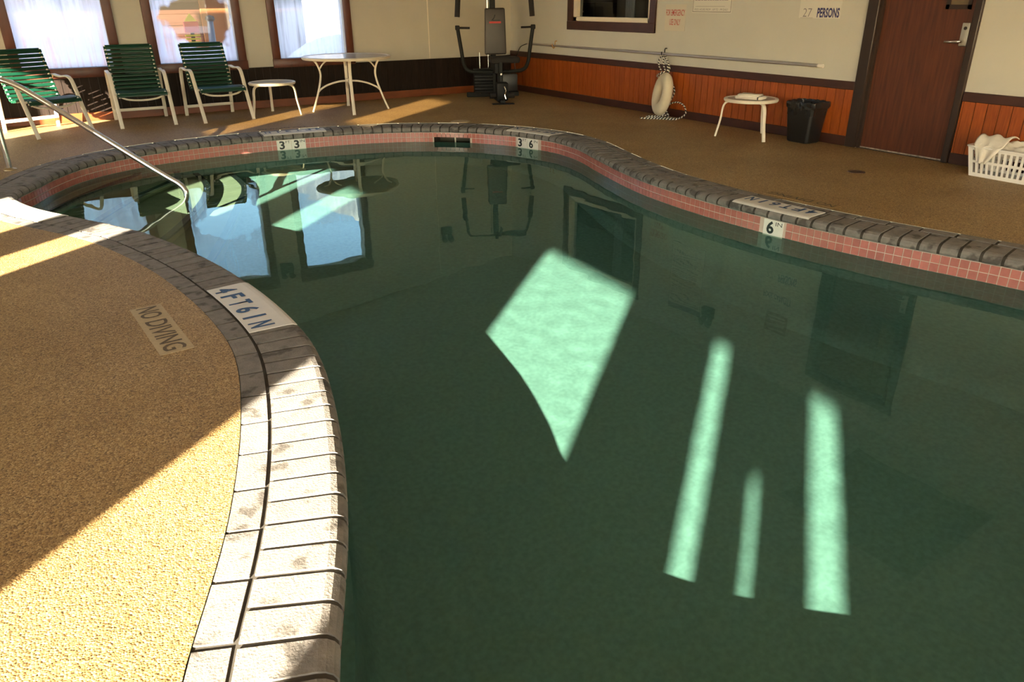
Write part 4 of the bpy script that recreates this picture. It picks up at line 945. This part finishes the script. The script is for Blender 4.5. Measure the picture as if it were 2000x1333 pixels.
MB().rbox((-.2, -.13, 0), (.35, -.08, 1.7), .01, seg=1).build('door', mat('orange_cabin_door', (.22, .075, .018), .6), cb_)
mb = MB().box((-4.6, -.8, 1.80), (2.2, .6, 1.9)); mb.build('eave', JAMB, cb_)
ws = tag(empty('striped_marker', (2.65, 15.0, -.3)), 'yellow and red striped board standing outside in front of the cabin', 'sign')
MB().rbox((-.125, -.03, 1.12), (.125, .03, 1.30), .01, seg=1).build('red_panel', mat('red_board', (.40, .06, .04), .5), ws)
YEL = mat('yellow_board', (.42, .30, .03), .5)
for k in range(3): MB().rbox((-.125, -.04, .95 + k * .056), (.125, .02, .98 + k * .056), .004, seg=1).build('yellow_stripe', YEL, ws)
MB().add([(-.1, -.03, 1.305), (.1, -.03, 1.305), (0, -.03, 1.43), (-.1, .03, 1.305), (.1, .03, 1.305), (0, .03, 1.43)], [(0, 1, 2), (3, 5, 4), (0, 3, 4, 1), (1, 4, 5, 2), (2, 5, 3, 0)]).build('yellow_cap', YEL, ws); MB().box((-.03, -.02, 0), (.03, .02, 1.12)).build('post', JAMB, ws)
ps = tag(empty('grey_post', (2.93, 15.0, -.3)), 'blue-grey post standing outside beside the striped board', 'post')
MB().tube([(0, 0, 0), (.02, 0, .5), (.05, 0, 1.35)], [.09, .075, .05], 14).build('shaft', mat('blue_grey_paint', (.085, .11, .15), .5), ps); MB().lathe([(0, 1.4), (.07, 1.38), (.085, 1.33), (.06, 1.3)], 16, (.05, 0, 0)).build('cap', JAMB, ps)
nb = tag(empty('grey_house', (8.5, 22, -.3)), 'grey gabled house outside, mirrored in the pool beside the sky', 'building')
MB().box((-3.2, 0, 0), (4, 6, 3.0)).build('walls', GREYW, nb)
MB().add([(-3.6, -.3, 3.0), (4.4, -.3, 3.0), (.4, -.3, 5.6), (-3.6, 6.3, 3.0), (4.4, 6.3, 3.0), (.4, 6.3, 5.6)], [(0, 1, 2), (3, 5, 4), (0, 3, 4, 1), (1, 4, 5, 2), (2, 5, 3, 0)]).build('gable_roof', GREYW, nb)
sbk = MB(); vs_ = []
for i in range(25):
    for j in range(17):
        u, v = i / 24 * 2 - 1, j / 16 * 2 - 1; vs_.append((5.6 + u * 2.0, 14.2 + v * 1.0, -.32 + 1.15 * max(0, 1 - u * u) ** .6 * max(0, 1 - v * v) ** .8 + .05 * math.sin(u * 9 + v * 5)))
tag(sbk.add(vs_, [(i * 17 + j, (i + 1) * 17 + j, (i + 1) * 17 + j + 1, i * 17 + j + 1) for i in range(24) for j in range(16)], True).build('snow_bank', SNOW), 'heaped snow bank outside the bright right-hand window', 'snow bank')
